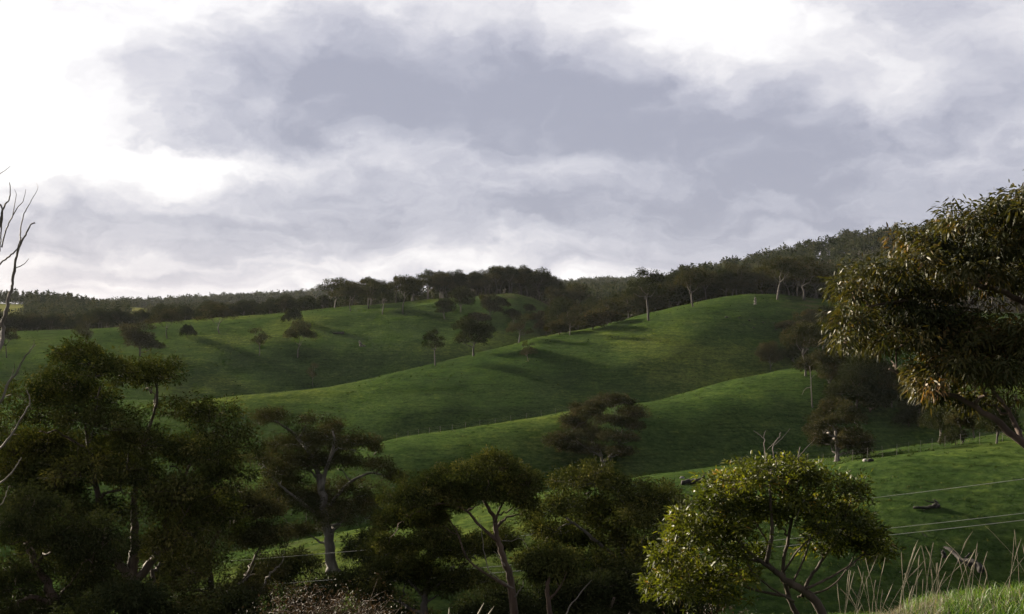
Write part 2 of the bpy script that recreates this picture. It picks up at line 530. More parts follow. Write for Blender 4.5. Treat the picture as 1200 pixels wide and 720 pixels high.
def ground_mat():
    m, nt, out = new_mat('pasture_grass')
    N, L = nt.nodes.new, nt.links.new
    geo = N('ShaderNodeNewGeometry')

    def mapped(sc, src=geo.outputs['Position']):
        mp = N('ShaderNodeMapping')
        mp.inputs['Scale'].default_value = sc
        L(src, mp.inputs[0])
        return mp.outputs[0]

    def noise(vec, scale, det=5, ro=.55):
        n = N('ShaderNodeTexNoise')
        n.inputs['Scale'].default_value = scale
        n.inputs['Detail'].default_value = det
        n.inputs['Roughness'].default_value = ro
        L(vec, n.inputs[0])
        return n.outputs['Fac']

    def mixc(fac, a, b, mode='MIX'):
        n = N('ShaderNodeMix')
        n.data_type = 'RGBA'
        n.blend_type = mode
        if isinstance(fac, float):
            n.inputs[0].default_value = fac
        else:
            L(fac, n.inputs[0])
        for i, v in ((6, a), (7, b)):
            if isinstance(v, tuple):
                n.inputs[i].default_value = (*v, 1)
            else:
                L(v, n.inputs[i])
        return n.outputs[2]
    pos = mapped((1, 1, 1))
    big = noise(pos, .018, 4)
    mid = noise(pos, .12, 6, .65)
    fine = noise(pos, 1.3, 5, .7)
    # sheep tracks follow the contours: noise squeezed in height
    terr = noise(mapped((.22, .22, 2.6)), 1.0, 5, .65)
    r1 = ramp_node(nt, [(.30, (.0150, .0275, .0085)), (.5, (.0235, .0395, .0112)), (.68, (.042, .057, .0145))])
    L(big, r1.inputs[0])
    r2 = ramp_node(nt, [(.30, (.66, .70, .72)), (.5, (1, 1, 1)), (.70, (1.35, 1.25, 1.1))])
    L(mid, r2.inputs[0])
    c = mixc(1.0, r1.outputs[0], r2.outputs[0], 'MULTIPLY')
    r3 = ramp_node(nt, [(.36, (.62, .65, .68)), (.5, (1, 1, 1)), (.64, (1.35, 1.28, 1.15))])
    L(terr, r3.inputs[0])
    c = mixc(.55, c, mixc(1.0, c, r3.outputs[0], 'MULTIPLY'))
    r4 = ramp_node(nt, [(.3, (.45, .5, .48)), (.52, (1, 1, 1)), (.72, (1.8, 1.6, 1.4))])
    L(fine, r4.inputs[0])
    c = mixc(.9, c, mixc(1.0, c, r4.outputs[0], 'MULTIPLY'))
    tus = noise(mapped((1, 1, 1.6)), .55, 7, .75)
    r5 = ramp_node(nt, [(.36, (.38, .45, .43)), (.46, (.95, .97, .97)), (.58, (1.1, 1.05, .95)), (.70, (2.3, 1.8, 1.25))])
    L(tus, r5.inputs[0])
    c = mixc(.75, c, mixc(1.0, c, r5.outputs[0], 'MULTIPLY'))
    trk = noise(mapped((.12, .12, 4.6)), 1.0, 4, .6)
    r6 = ramp_node(nt, [(.36, (.55, .53, .5)), (.42, (1, 1, 1)), (.6, (1, 1, 1)), (.66, (1.45, 1.35, 1.1))])
    L(trk, r6.inputs[0])
    c = mixc(.6, c, mixc(1.0, c, r6.outputs[0], 'MULTIPLY'))
    # zones carried by the mesh: dry pasture yellowed as painted sunlight, leaf litter and scrub
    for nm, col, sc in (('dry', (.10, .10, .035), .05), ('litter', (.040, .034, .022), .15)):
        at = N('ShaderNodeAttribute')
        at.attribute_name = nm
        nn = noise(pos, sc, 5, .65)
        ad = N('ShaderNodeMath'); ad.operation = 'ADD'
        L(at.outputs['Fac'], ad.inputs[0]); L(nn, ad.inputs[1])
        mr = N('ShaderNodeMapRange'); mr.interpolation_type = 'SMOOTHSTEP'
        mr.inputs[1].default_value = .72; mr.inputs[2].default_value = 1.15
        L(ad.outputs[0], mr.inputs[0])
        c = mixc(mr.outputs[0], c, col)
    pb = N('ShaderNodeBsdfPrincipled')
    pb.inputs['Roughness'].default_value = 1.0
    pb.inputs['Specular IOR Level'].default_value = 0.0
    L(c, pb.inputs['Base Color'])
    b1 = N('ShaderNodeBump'); b1.inputs['Strength'].default_value = .5; b1.inputs['Distance'].default_value = .55
    L(terr, b1.inputs['Height'])
    b2 = N('ShaderNodeBump'); b2.inputs['Strength'].default_value = .7; b2.inputs['Distance'].default_value = .4
    L(noise(pos, 1.6, 6, .7), b2.inputs['Height']); L(b1.outputs[0], b2.inputs['Normal'])
    L(b2.outputs[0], pb.inputs['Normal'])
    L(pb.outputs[0], out.inputs[0])
    return m


M_ground = ground_mat()

# ------------------------------------------------------------------ the ground: one sheet to the horizon
def build_ground():
    thv = np.arctan((np.arange(-420, 1621, 6.5) - 600) / F)
    out_l = np.linspace(-math.pi, thv[0], 70)[:-1]
    out_r = np.linspace(thv[-1], math.pi, 70)[1:-1]
    th = np.concatenate([out_l, thv, out_r])
    r = np.concatenate([np.linspace(.6, 8, 30)[:-1], np.geomspace(8, 60, 60)[:-1], np.geomspace(60, 1100, 240)[:-1], np.geomspace(1100, 9000, 60)])
    TH, RR = np.meshgrid(th, r)
    x = RR * np.sin(TH)
    y = RR * np.cos(TH)
    z = H(x.ravel(), y.ravel())
    n, m = len(r), len(th)
    verts = np.stack([x.ravel(), y.ravel(), z], -1)
    verts = np.vstack([verts, [[0, 0, -1.75]]])
    a = np.arange(n - 1)[:, None] * m + np.arange(m)[None, :]
    b = np.arange(n - 1)[:, None] * m + (np.arange(m)[None, :] + 1) % m
    q = np.stack([a, a + m, b + m, b], -1).reshape(-1, 4)
    k = np.arange(m)
    t = np.stack([np.full(m, n * m), k, (k + 1) % m], -1)
    xx, yy, zz = verts.T
    yy_ = np.maximum(yy, 1)
    u = 600 + F * xx / yy_

    def blob(cu, cY, ru, rY):
        return np.exp(-(((u - cu) / ru) ** 2 + ((yy - cY) / rY) ** 2))
    dry = .55 * np.clip((yy - 700) / 150, 0, 1) * np.clip((400 - u) / 150, 0, 1) * np.clip((1250 - yy) / 100, 0, 1)  # far-left paddocks: sunshine through cloud gaps put into the grass colour
    lit = np.zeros_like(xx)
    lit = np.maximum(lit, np.clip((yy - 430 - np.clip(800 - u, 0, 80) * 2) / 20, 0, 1) * np.clip((u - 700) / 60, 0, 1) * .7)
    lit = np.maximum(lit, np.clip((yy - 545) / 15, 0, 1) * np.clip((760 - yy) / 60, 0, 1) * .7)
    lit = np.maximum(lit, np.clip((yy - 1250) / 50, 0, 1) * .7)
    lit = np.maximum(lit, .42 * blob(945, 375, 40, 32))
    lit = np.maximum(lit, .36 * blob(600, 500, 60, 40))
    lit = np.maximum(lit, .45 * blob(700, 430, 60, 50))
    lit = np.maximum(lit, .5 * np.clip((75 - yy) / 25, 0, 1) * np.clip((yy - 9) / 5, 0, 1) * np.clip((760 - u) / 80, 0, 1))
    lit = np.maximum(lit, .34 * blob(330, 100, 140, 25))
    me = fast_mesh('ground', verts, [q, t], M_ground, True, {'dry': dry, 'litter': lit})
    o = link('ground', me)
    tag(o, 'rolling green pasture hills and valley', None, None, 'structure')


build_ground()


# ------------------------------------------------------------------ trees
def leaves_mesh(name, pos, dirs, L, Wd, mat, var, near=False, droop_tip=.25, face=None, loose=.5):
    """face: the way the leaf blades tend to turn (outwards from their tuft)"""
    n = len(pos)
    dirs = nrm(dirs)
    turn = rng.normal(size=(n, 3))
    if face is not None:
        turn = nrm(face) + turn * loose
    side = nrm(np.cross(dirs, turn))
    L = L[:, None]
    Wd = Wd[:, None]
    if not near:
        v = np.stack([pos, pos + dirs * L * .45 + side * Wd * .5, pos + dirs * L, pos + dirs * L * .45 - side * Wd * .5], 1)
        f = [np.arange(n * 4).reshape(n, 4)]
        k = 4
    else:
        dn = np.array([0, 0, -1.0]) * droop_tip
        a = pos + dirs * L * .32
        b = pos + dirs * L * .68 + dn * L * .25
        tip = pos + dirs * L + dn * L * .8
        v = np.stack([pos, a + side * Wd * .5, a - side * Wd * .5, b + side * Wd * .38, b - side * Wd * .38, tip], 1)
        o = (np.arange(n) * 6)[:, None]
        f = [np.hstack([o, o + 1, o + 2]), np.hstack([o + 3, o + 5, o + 4]), np.hstack([o + 1, o + 3, o + 4, o + 2])]
        k = 6
    return fast_mesh(name, v.reshape(-1, 3), f, mat, False, {'var': np.repeat(np.clip(var, 0, 1), k)})


def fill_leaves(clumps, density, sub_r, leaf_l, leaf_w, droop=.5, sub_fill=1.0, hollow=.62, below=.05, spray=.15, ragged=.13):
    """clumps: (c, rx, ry, rz).  Tufts sit in each clump's shell, leaves in each tuft."""
    Ps, Ds, Vs, Ns, tufts = [], [], [], [], []
    for c, rx, ry, rz in clumps:
        area = 4 * math.pi * ((rx * ry) ** 1.6 / 3 + (rx * rz) ** 1.6 / 3 + (ry * rz) ** 1.6 / 3) ** (1 / 1.6)
        nt = max(6, int(sub_fill * 1.6 * area / (math.pi * sub_r ** 2)))
        d = nrm(rng.normal(size=(nt, 3)))
        low = d[:, 2] < -below
        d[low, 2] *= rng.uniform(-1, .3, low.sum())
        d = nrm(d)
        rad = rng.uniform(hollow, 1.02, (nt, 1)) ** .7
        kk = rng.normal(size=(4, 3)) * 2.2
        rad = rad * (1 + ragged * np.sin(d @ kk.T + rng.uniform(0, 6, 4)).sum(1, keepdims=True) * .7)
        rad = np.where(rng.random((nt, 1)) < .06, rad * rng.uniform(1.05, 1.3, (nt, 1)), rad)
        tc = c + d * rad * np.array([rx, ry, rz])
        tone = rng.normal(0, .13) + rng.normal(0, .16, nt)
        sr = sub_r * rng.uniform(.65, 1.25, nt)
        tufts.append((c, tc))
        nl = np.maximum(4, (density * (sr / sub_r) ** 2).astype(int))
        idx = np.repeat(np.arange(nt), nl)
        n = len(idx)
        o = nrm(rng.normal(size=(n, 3))) * (rng.random((n, 1)) ** .36)
        o[:, 2] = np.where(o[:, 2] < 0, o[:, 2] * .8, o[:, 2] * .85)
        p = tc[idx] + o * sr[idx][:, None] + d[idx] * (rng.random((n, 1)) - .3) * spray * sr[idx][:, None] * 2
        dd = nrm(o) * .7 + d[idx] * .35 + rng.normal(size=(n, 3)) * .45 + np.array([0, 0, -droop])
        Ps.append(p)
        Ds.append(dd)
        Ns.append(nrm(o) + d[idx] * .5)
        Vs.append(.45 + tone[idx] + rng.normal(0, .12, n))
    Ps, Ds, Vs, Ns = np.concatenate(Ps), np.concatenate(Ds), np.concatenate(Vs), np.concatenate(Ns)
    n = len(Ps)
    return Ps, Ds, leaf_l * rng.uniform(.65, 1.3, n), leaf_w * rng.uniform(.7, 1.25, n), Vs, Ns, tufts


def grow_limbs(trunks, clumps, r_end, wig=.04, own=True):
    """trunks: list of (pts, radii); returns limb paths from the trunk to each clump"""
    nodes = [np.column_stack([p, r]) for p, r in trunks]
    nodes = np.vstack([x[len(x) // 4:] for x in nodes])
    limbs = []
    order = sorted(range(len(clumps)), key=lambda i: np.min(np.linalg.norm(nodes[:, :3] - clumps[i][0], axis=1)))
    for i in order:
        c, rx, ry, rz = clumps[i]
        tgt = c - np.array([0, 0, rz * .25])
        dv = tgt - nodes[:, :3]
        dist = np.linalg.norm(dv, axis=1)
        cost = dist + 1.3 * np.maximum(0, .35 * np.hypot(dv[:, 0], dv[:, 1]) - dv[:, 2])
        j = int(np.argmin(cost))
        p0, r0 = nodes[j, :3], nodes[j, 3]
        ln = max(dist[j], .05)
        mid = p0 + (tgt - p0) * .5 + np.array([0, 0, .10 * ln]) + rng.normal(size=3) * ln * .06
        n = max(5, min(14, int(ln / max(rx, .2) * 3) + 5))
        path = wiggle(spline([p0, mid, tgt], n), ln * wig)
        ra = min(r0 * .72, max(r_end * 1.8, r_end + ln * .035))
        rad = np.linspace(ra, r_end, n)
        limbs.append((path, rad))
        nodes = np.vstack([nodes, np.column_stack([path[1:], rad[1:]])])
    return limbs


def twig_paths(tufts, r, every=1, step=4):
    out = []
    for c, tc in tufts:
        for t in tc[::every]:
            m = (c + t) / 2 + rng.normal(size=3) * np.linalg.norm(t - c) * .12
            b = c + (t - c) * rng.uniform(0, .25)
            out.append((spline([b, m, t], step), np.linspace(r, r * .4, step)))
    return out


def billows(clumps, k, f=.57):
    """each foliage mass breaks up into k smaller domes on its upper side"""
    out = []
    for c, rx, ry, rz in clumps:
        a0 = rng.uniform(0, 6.28)
        for i in range(k):
            a = a0 + i * 2.4
            q = math.sqrt((i + .3) / k)
            up = math.sqrt(max(0.0, 1 - q * q)) * .75 - .25 + rng.normal(0, .12)
            g = f * rng.uniform(.75, 1.2)
            out.append((c + np.array([math.cos(a) * q * rx * .72, math.sin(a) * q * ry * .72, up * rz]), rx * g, ry * g, rz * min(1.0, g * 1.15)))
    return out


def hero_tree(name, label, base, trunk_specs, clumps, leaf, bark, leaf_m, r_end=.02, group=None, near=False, twigs=None, dead=None, limb_sides=6, category='tree'):
    """trunk_specs: list of (world points, r0, r1); clumps: (centre, rx, ry, rz) in the world"""
    base = np.array(base, float)
    e = bpy.data.objects.new(name, None)
    C.objects.link(e)
    e.location = base
    tag(e, label, category, group)
    tr = []
    for pts, r0, r1 in trunk_specs:
        pts = np.array(pts, float) - base
        n = max(8, len(pts) * 5)
        pth = wiggle(spline(pts, n), r0 * .12)
        rad = np.linspace(r0, r1, n)
        if abs(pts[0][2]) < .6:
            rad[:3] *= np.array([1.35, 1.15, 1.05])
        tr.append((pth, rad))
    link('trunk', tube_mesh('trunk', tr, bark, 10, .05), e)
    cl = [(np.array(c, float) - base, rx, ry, rz) for c, rx, ry, rz in clumps]
    limbs = grow_limbs(tr, cl, r_end)
    leaf = dict(leaf)
    k = leaf.pop('lumps', 0 if near else 5)
    Ps, Ds, L, Wd, Vs, Ns, tufts = fill_leaves(billows(cl, k) if k else cl, **leaf)
    big = sorted(limbs, key=lambda q: -q[1][0])
    for p in big[:7]:
        link('limb', tube_mesh('limb', [p], bark, limb_sides, .05), e)
    rest = big[7:] + (twig_paths(tufts, *twigs) if twigs else [])
    if rest:
        link('branchwork', tube_mesh('branchwork', rest, bark, 4, 0), e)['kind'] = 'stuff'
    for pts, r0, r1 in (dead or []):
        pts = np.array(pts, float) - base
        n = len(pts) * 4
        link('dead_branch', tube_mesh('dead_branch', [(wiggle(spline(pts, n), r0 * .5), np.linspace(r0, r1, n))], M_twig, 5, .08), e)
    link('crown', leaves_mesh('crown', Ps, Ds, L, Wd, leaf_m, Vs, near, face=Ns, loose=.9 if near else .42), e)
    return e


def pc(lst, Y, depth=1.0, back=True, zscale=1.0, grow=1.0, drop=0.0):
    """clumps sketched as (px, py, rx, ry) at distance Y, given real depth around the trunk"""
    out = []
    for i, (px, py, rx, ry) in enumerate(lst):
        py = py + drop
        dy = rng.uniform(-.5, .5) * depth
        Yc = Y + dy
        c = P(px, py, Yc)
        a, b = rx / F * Yc * grow, ry / F * Yc * grow * zscale
        out.append((c, a, (a + b) * .55, b))
        if back and i % 2 == 0:
            Yb = Y + rng.uniform(.3, .8) * depth
            c2 = P(px + rng.uniform(-.4, .4) * rx, py + rng.uniform(.1, .5) * ry, Yb)
            out.append((c2, a * .95, (a + b) * .55, b * .9))
    return out


def tp(lst, Y, base=None):
    pts = [P(px, py, Y + (q[0] if q else 0)) for px, py, *q in lst]
    if base is not None:
        pts[0] = np.array(base)
    return pts


def ground_at(px, Y):
    x = (px - 600) / F * Y
    return np.array([x, Y, Hs(x, Y) - .05])


# ---- big gum on the left (55 m)
Y = 55.0
b = ground_at(168, Y)
cl = pc([(90, 414, 26, 17), (118, 438, 40, 24), (78, 458, 40, 26), (44, 488, 40, 32), (182, 438, 30, 21), (232, 488, 42, 26), (252, 528, 40, 30),
         (108, 494, 46, 26), (150, 516, 40, 24), (198, 530, 40, 28), (58, 530, 48, 32), (26, 562, 40, 36), (102, 548, 55, 28), (262, 556, 26, 20),
         (212, 574, 46, 26), (62, 590, 46, 34), (240, 604, 40, 26), (20, 630, 36, 36), (206, 632, 36, 26), (108, 606, 36, 24), (66, 640, 40, 30), (230, 660, 34, 24), (110, 660, 30, 24), (190, 600, 36, 24), (150, 560, 40, 24)], Y, 6.0, grow=1.16, zscale=1.08, drop=8)
hero_tree('gum_tree', 'large dark olive gum tree with forked trunk, tallest of the valley trees', b,
          [(tp([(168, 770), (163, 715), (152, 678)], Y, b), .42, .34), (tp([(152, 678), (158, 640, .4), (157, 600, .8), (160, 548, 1)], Y), .27, .1),
           (tp([(152, 680), (134, 652, -.3), (118, 612, -.6), (112, 560, -.8), (100, 500, -.5)], Y), .25, .07),
           (tp([(155, 684), (176, 660, .3), (194, 632, .6), (197, 600, 1), (225, 540, 1.2)], Y), .22, .06),
           (tp([(158, 560, 1), (172, 510, .8), (184, 470, .6), (182, 445, .4)], Y), .09, .04)],
          cl, dict(density=28, sub_r=.31, leaf_l=.19, leaf_w=.062, droop=.4, sub_fill=.5, ragged=.1), M_bark, M_olive, .03, twigs=(.012, 3, 3))

# ---- lower gum at the far left (44 m)
Y = 44.0
b = ground_at(80, Y)
hero_tree('gum_tree', 'low dark gum tree with crooked brown trunk beneath the largest gum', b,
          [(tp([(80, 770), (66, 712), (46, 668, .3), (30, 636, .5)], Y, b), .24, .08), (tp([(66, 712), (40, 700, -.5), (20, 706, -.8)], Y), .12, .05)],
          pc([(16, 690, 34, 26), (84, 676, 40, 30), (112, 640, 36, 26), (12, 628, 32, 28), (110, 700, 34, 22), (60, 640, 30, 24), (40, 600, 30, 22), (130, 720, 34, 24), (20, 720, 34, 22), (80, 720, 30, 20)], Y, 4, grow=1.25),
          dict(density=44, sub_r=.30, leaf_l=.14, leaf_w=.048, ragged=.12, sub_fill=.62), M_red, M_dark, .025, twigs=(.012, 3, 3))

# ---- tangle of lower growth right of the big gum (62 m)
Y = 62.0
b = ground_at(255, Y)
hero_tree('gum_tree', 'scrubby dark gum tree between the largest gum and the pale trunked gum', b,
          [(tp([(255, 760), (250, 700), (245, 650, .5), (262, 610, .6)], Y, b), .2, .07), (tp([(250, 705), (285, 680), (305, 640, .5)], Y), .12, .04)],
          pc([(296, 602, 32, 20), (252, 640, 36, 26), (306, 636, 28, 22), (222, 684, 36, 24), (286, 702, 40, 16), (200, 700, 30, 20), (262, 590, 26, 18), (318, 676, 16, 14), (240, 720, 40, 20), (200, 660, 30, 24)], Y, 4, grow=1.25),
          dict(density=30, sub_r=.32, leaf_l=.17, leaf_w=.052, ragged=.15, sub_fill=.6), M_bark, M_dusk, .025, twigs=(.012, 3, 3),
          dead=[(tp([(296, 712), (312, 680), (322, 668), (330, 660), (333, 645)], Y - 1.5), .07, .015), (tp([(268, 690), (285, 682), (300, 660)], Y - 1.5), .04, .012)])

# ---- pale trunked gum further down the valley (100 m)
pb_ = hit(391, 672)
Y = pb_[1]
hero_tree('gum_tree', 'tall open gum tree with thick pale grey trunk standing in the valley', pb_ - [0, 0, .1],
          [(tp([(391, 674), (386, 640), (379, 590), (374, 556, .5)], Y, pb_ - [0, 0, .1]), .48, .28), (tp([(374, 558, .5), (362, 530, 1), (340, 505, 1.3), (318, 492, 1)], Y), .22, .05),
           (tp([(376, 575), (384, 545, -.6), (392, 520, -.8), (390, 505, -.6)], Y), .2, .05), (tp([(380, 600), (405, 570, 1), (432, 555, 1.5), (460, 560, 1.3)], Y), .18, .04),
           (tp([(383, 612), (355, 590, -1), (330, 570, -1.2), (308, 545, -1)], Y), .16, .04)],
          pc([(320, 491, 20, 9), (362, 496, 18, 8), (391, 502, 13, 8), (338, 528, 26, 15), (376, 520, 36, 16), (416, 524, 26, 13), (304, 540, 16, 12), (438, 550, 24, 12),
              (462, 561, 13, 8), (330, 560, 25, 12), (348, 590, 32, 15), (402, 578, 34, 13), (424, 592, 20, 11), (404, 612, 38, 13), (310, 598, 22, 16), (372, 548, 34, 13),
              (356, 624, 22, 9), (440, 527, 6, 5), (350, 545, 28, 14), (395, 545, 30, 14), (330, 575, 26, 14), (380, 600, 26, 12)], Y, 6, grow=1.22),
          dict(density=26, sub_r=.38, leaf_l=.22, leaf_w=.075, sub_fill=.5, ragged=.15), M_pale, M_dusk, .03, twigs=(.016, 4, 3))
bb = hit(432, 668)
hero_tree('bush', 'dark rounded bush beside the thick pale grey trunk', bb - [0, 0, .1],
          [(tp([(432, 670), (432, 655)], bb[1], bb - [0, 0, .1]), .12, .06)],
          pc([(432, 640, 24, 18), (420, 655, 18, 13), (446, 655, 18, 14)], bb[1], 2.5), dict(density=34, sub_r=.45, leaf_l=.24, leaf_w=.07), M_bark, M_dark, .03, category='bush')

# ---- umbrella-crowned gum in the middle (38 m)
Y = 38.0
b = ground_at(608, Y)
cl = pc([(572, 547, 36, 17), (540, 556, 32, 17), (602, 562, 24, 19), (512, 572, 36, 21), (480, 590, 28, 24), (456, 614, 17, 20), (500, 604, 28, 11), (562, 578, 34, 13),
         (612, 582, 15, 12), (530, 586, 30, 12), (447, 632, 9, 12)], Y, 2.6, zscale=1.15, grow=1.08, drop=9)
hero_tree('gum_tree', 'leaning gum tree with one arching umbrella crown over bare brown limbs', b,
          [(tp([(608, 800), (603, 720), (598, 680), (590, 655), (583, 630), (578, 605, .2), (566, 585, .3)], Y, b), .15, .05),
           (tp([(584, 636), (560, 614, -.2), (548, 600, -.4), (520, 590, -.5), (490, 600, -.6)], Y), .055, .02),
           (tp([(600, 690), (575, 676, .3), (548, 655, .5), (536, 625, .6), (520, 600, .6)], Y), .045, .018),
           (tp([(580, 612), (586, 596), (598, 575, .2)], Y), .05, .02)],
          cl, dict(density=46, sub_r=.19, leaf_l=.10, leaf_w=.034, droop=.3, sub_fill=.65, ragged=.12), M_red, M_olive, .014, twigs=(.007, 2, 3),
          dead=[(tp([(602, 690), (590, 683), (573, 668), (567, 645), (564, 618), (561, 606)], Y - .6), .022, .006),
                (tp([(592, 664), (584, 652), (578, 646)], Y - .3), .02, .006), (tp([(603, 700), (610, 690), (616, 676)], Y - .2), .03, .008),
                (tp([(588, 634), (600, 634), (612, 632), (622, 650)], Y - .4), .014, .005)])

# ---- lower gum left of it (42 m)
Y = 42.0
b = ground_at(497, Y)
hero_tree('gum_tree', 'short bushy gum tree with pale trunk under the umbrella crown', b,
          [(tp([(497, 800), (497, 720), (499, 690), (505, 665, .3)], Y, b), .17, .06), (tp([(498, 700), (478, 680), (462, 660)], Y), .07, .03), (tp([(498, 695), (525, 676), (548, 660)], Y), .07, .03)],
          pc([(466, 652, 28, 17), (450, 680, 24, 18), (512, 636, 28, 15), (532, 660, 32, 19), (484, 672, 28, 17), (548, 686, 28, 15), (560, 646, 18, 16), (440, 700, 18, 12), (590, 640, 16, 14), (520, 690, 26, 16)], Y, 2.6, zscale=1.15, grow=1.12),
          dict(density=42, sub_r=.2, leaf_l=.11, leaf_w=.037, ragged=.12, droop=.3, sub_fill=.62), M_pale, M_olive, .016, twigs=(.008, 2, 3))

# ---- broad billowing gum right of centre (45 m)
Y = 45.0
b = ground_at(745, Y)
hero_tree('gum_tree', 'broad billowing olive gum tree with several domed crowns in the valley', b,
          [(tp([(745, 800), (741, 700), (733, 655), (722, 618, .5)], Y, b), .22, .09), (tp([(736, 668), (760, 640, .6), (775, 610, .8)], Y), .1, .04), (tp([(735, 665), (700, 635, -.5), (665, 608, -.7)], Y), .1, .04)],
          pc([(690, 558, 36, 19), (728, 568, 32, 18), (768, 580, 38, 22), (655, 586, 28, 18), (700, 596, 46, 22), (756, 608, 42, 22), (640, 616, 26, 15), (718, 628, 42, 17),
              (793, 600, 18, 18), (676, 630, 32, 16), (770, 640, 34, 18), (625, 600, 16, 12), (640, 648, 28, 17), (692, 660, 36, 19), (748, 664, 34, 20), (788, 668, 24, 18), (720, 600, 30, 22)], Y, 3.6, zscale=1.1, grow=1.08, drop=12),
          dict(density=34, sub_r=.23, leaf_l=.13, leaf_w=.045, droop=.3, sub_fill=.58, ragged=.12), M_pale, M_olive, .018, twigs=(.009, 3, 3))

# ---- small gum in front of it, and a bush
Y = 36.0
b = ground_at(646, Y)
hero_tree('gum_tree', 'small gum tree with flat round crown between two larger gums', b,
          [(tp([(646, 800), (645, 725), (641, 690), (646, 672)], Y, b), .10, .04), (tp([(642, 705), (655, 690), (664, 672)], Y), .04, .02)],
          pc([(634, 664, 26, 12), (660, 658, 22, 12), (650, 674, 28, 10)], Y, 1.5), dict(density=50, sub_r=.22, leaf_l=.13, leaf_w=.036), M_red, M_olive, .012, twigs=(.007, 2, 3),
          dead=[(tp([(655, 740), (668, 712), (684, 690), (694, 680)], Y - .8), .022, .008)])
Y = 40.0
b = ground_at(710, Y)
hero_tree('bush', 'dark low spreading bush under the broad billowing gum', b,
          [(tp([(710, 780), (712, 730), (720, 700)], Y, b), .09, .04)],
          pc([(700, 694, 42, 18), (756, 690, 38, 22), (664, 712, 34, 14), (720, 718, 46, 16), (790, 712, 30, 18), (620, 722, 30, 12), (560, 724, 30, 12)], Y, 3),
          dict(density=42, sub_r=.28, leaf_l=.15, leaf_w=.042), M_bark, M_dark, .016, twigs=(.008, 3, 3), category='bush')

for px, Yb_, w_, h_, lab in [(345, 66, 70, 40, 'dark thicket bush below the pale grey trunk, left of it'), (420, 60, 60, 36, 'dark thicket bush below the short bushy gum'), (470, 50, 44, 22, 'low dark bush at the foot of the short bushy gum'),
                             (585, 56, 50, 32, 'low dark bush behind the leaning umbrella gum'), (800, 58, 50, 46, 'dark bush between the billowing gum and the sunlit sapling'), (680, 62, 70, 44, 'dark bush in the hollow behind the billowing gum'),
                             (150, 40, 80, 40, 'dark bush at the foot of the largest gum'), (270, 42, 64, 34, 'dark bush in front of the scrubby gum')]:
    b = ground_at(px, Yb_)
    py0 = 360 - b[2] / Yb_ * F
    hero_tree('bush', lab, b, [([b, b + [0, 0, .8], b + [.2, 0, 1.5]], .08, .04)],
              pc([(px, py0 - 40 - h_, w_ * .6, h_ * .6), (px - w_ * .6, py0 - 32 - h_ * .6, w_ * .45, h_ * .55), (px + w_ * .55, py0 - 36 - h_ * .5, w_ * .5, h_ * .55), (px + w_ * .1, py0 - 20 - h_ * .3, w_ * .6, h_ * .5)], Yb_, 2.5),
              dict(density=46, sub_r=.4, leaf_l=.2, leaf_w=.06, ragged=.15, lumps=3), M_bark, M_dark, .02, category='bush')

# ---- sunlit multi-stemmed gum in the foreground (18 m)
Y = 18.0
b = ground_at(985, Y)
cl = pc([(866, 566, 30, 16), (900, 560, 26, 12), (942, 562, 28, 14), (978, 572, 28, 14), (888, 550, 18, 9), (938, 548, 20, 9), (1000, 640, 20, 14), (962, 644, 16, 11), (1028, 652, 12, 8), (846, 700, 20, 14), (880, 650, 16, 12), (1006, 582, 16, 14), (965, 622, 22, 12), (840, 598, 28, 22), (806, 628, 26, 24), (782, 660, 20, 26),
         (812, 676, 30, 22), (848, 650, 26, 20), (878, 598, 30, 20), (966, 600, 34, 18), (1000, 612, 24, 18), (1020, 630, 16, 12), (1034, 642, 10, 7),
         (836, 626, 24, 18), (776, 690, 18, 18), (922, 584, 26, 12), (905, 600, 18, 10), (830, 700, 26, 14), (864, 676, 20, 14), (940, 596, 26, 12), (1010, 640, 14, 9), (860, 622, 28, 20), (985, 628, 20, 12), (798, 694, 24, 20), (850, 582, 22, 14)], Y, 1.1, back=True, grow=1.12)
S = lambda l: tp(l, Y)
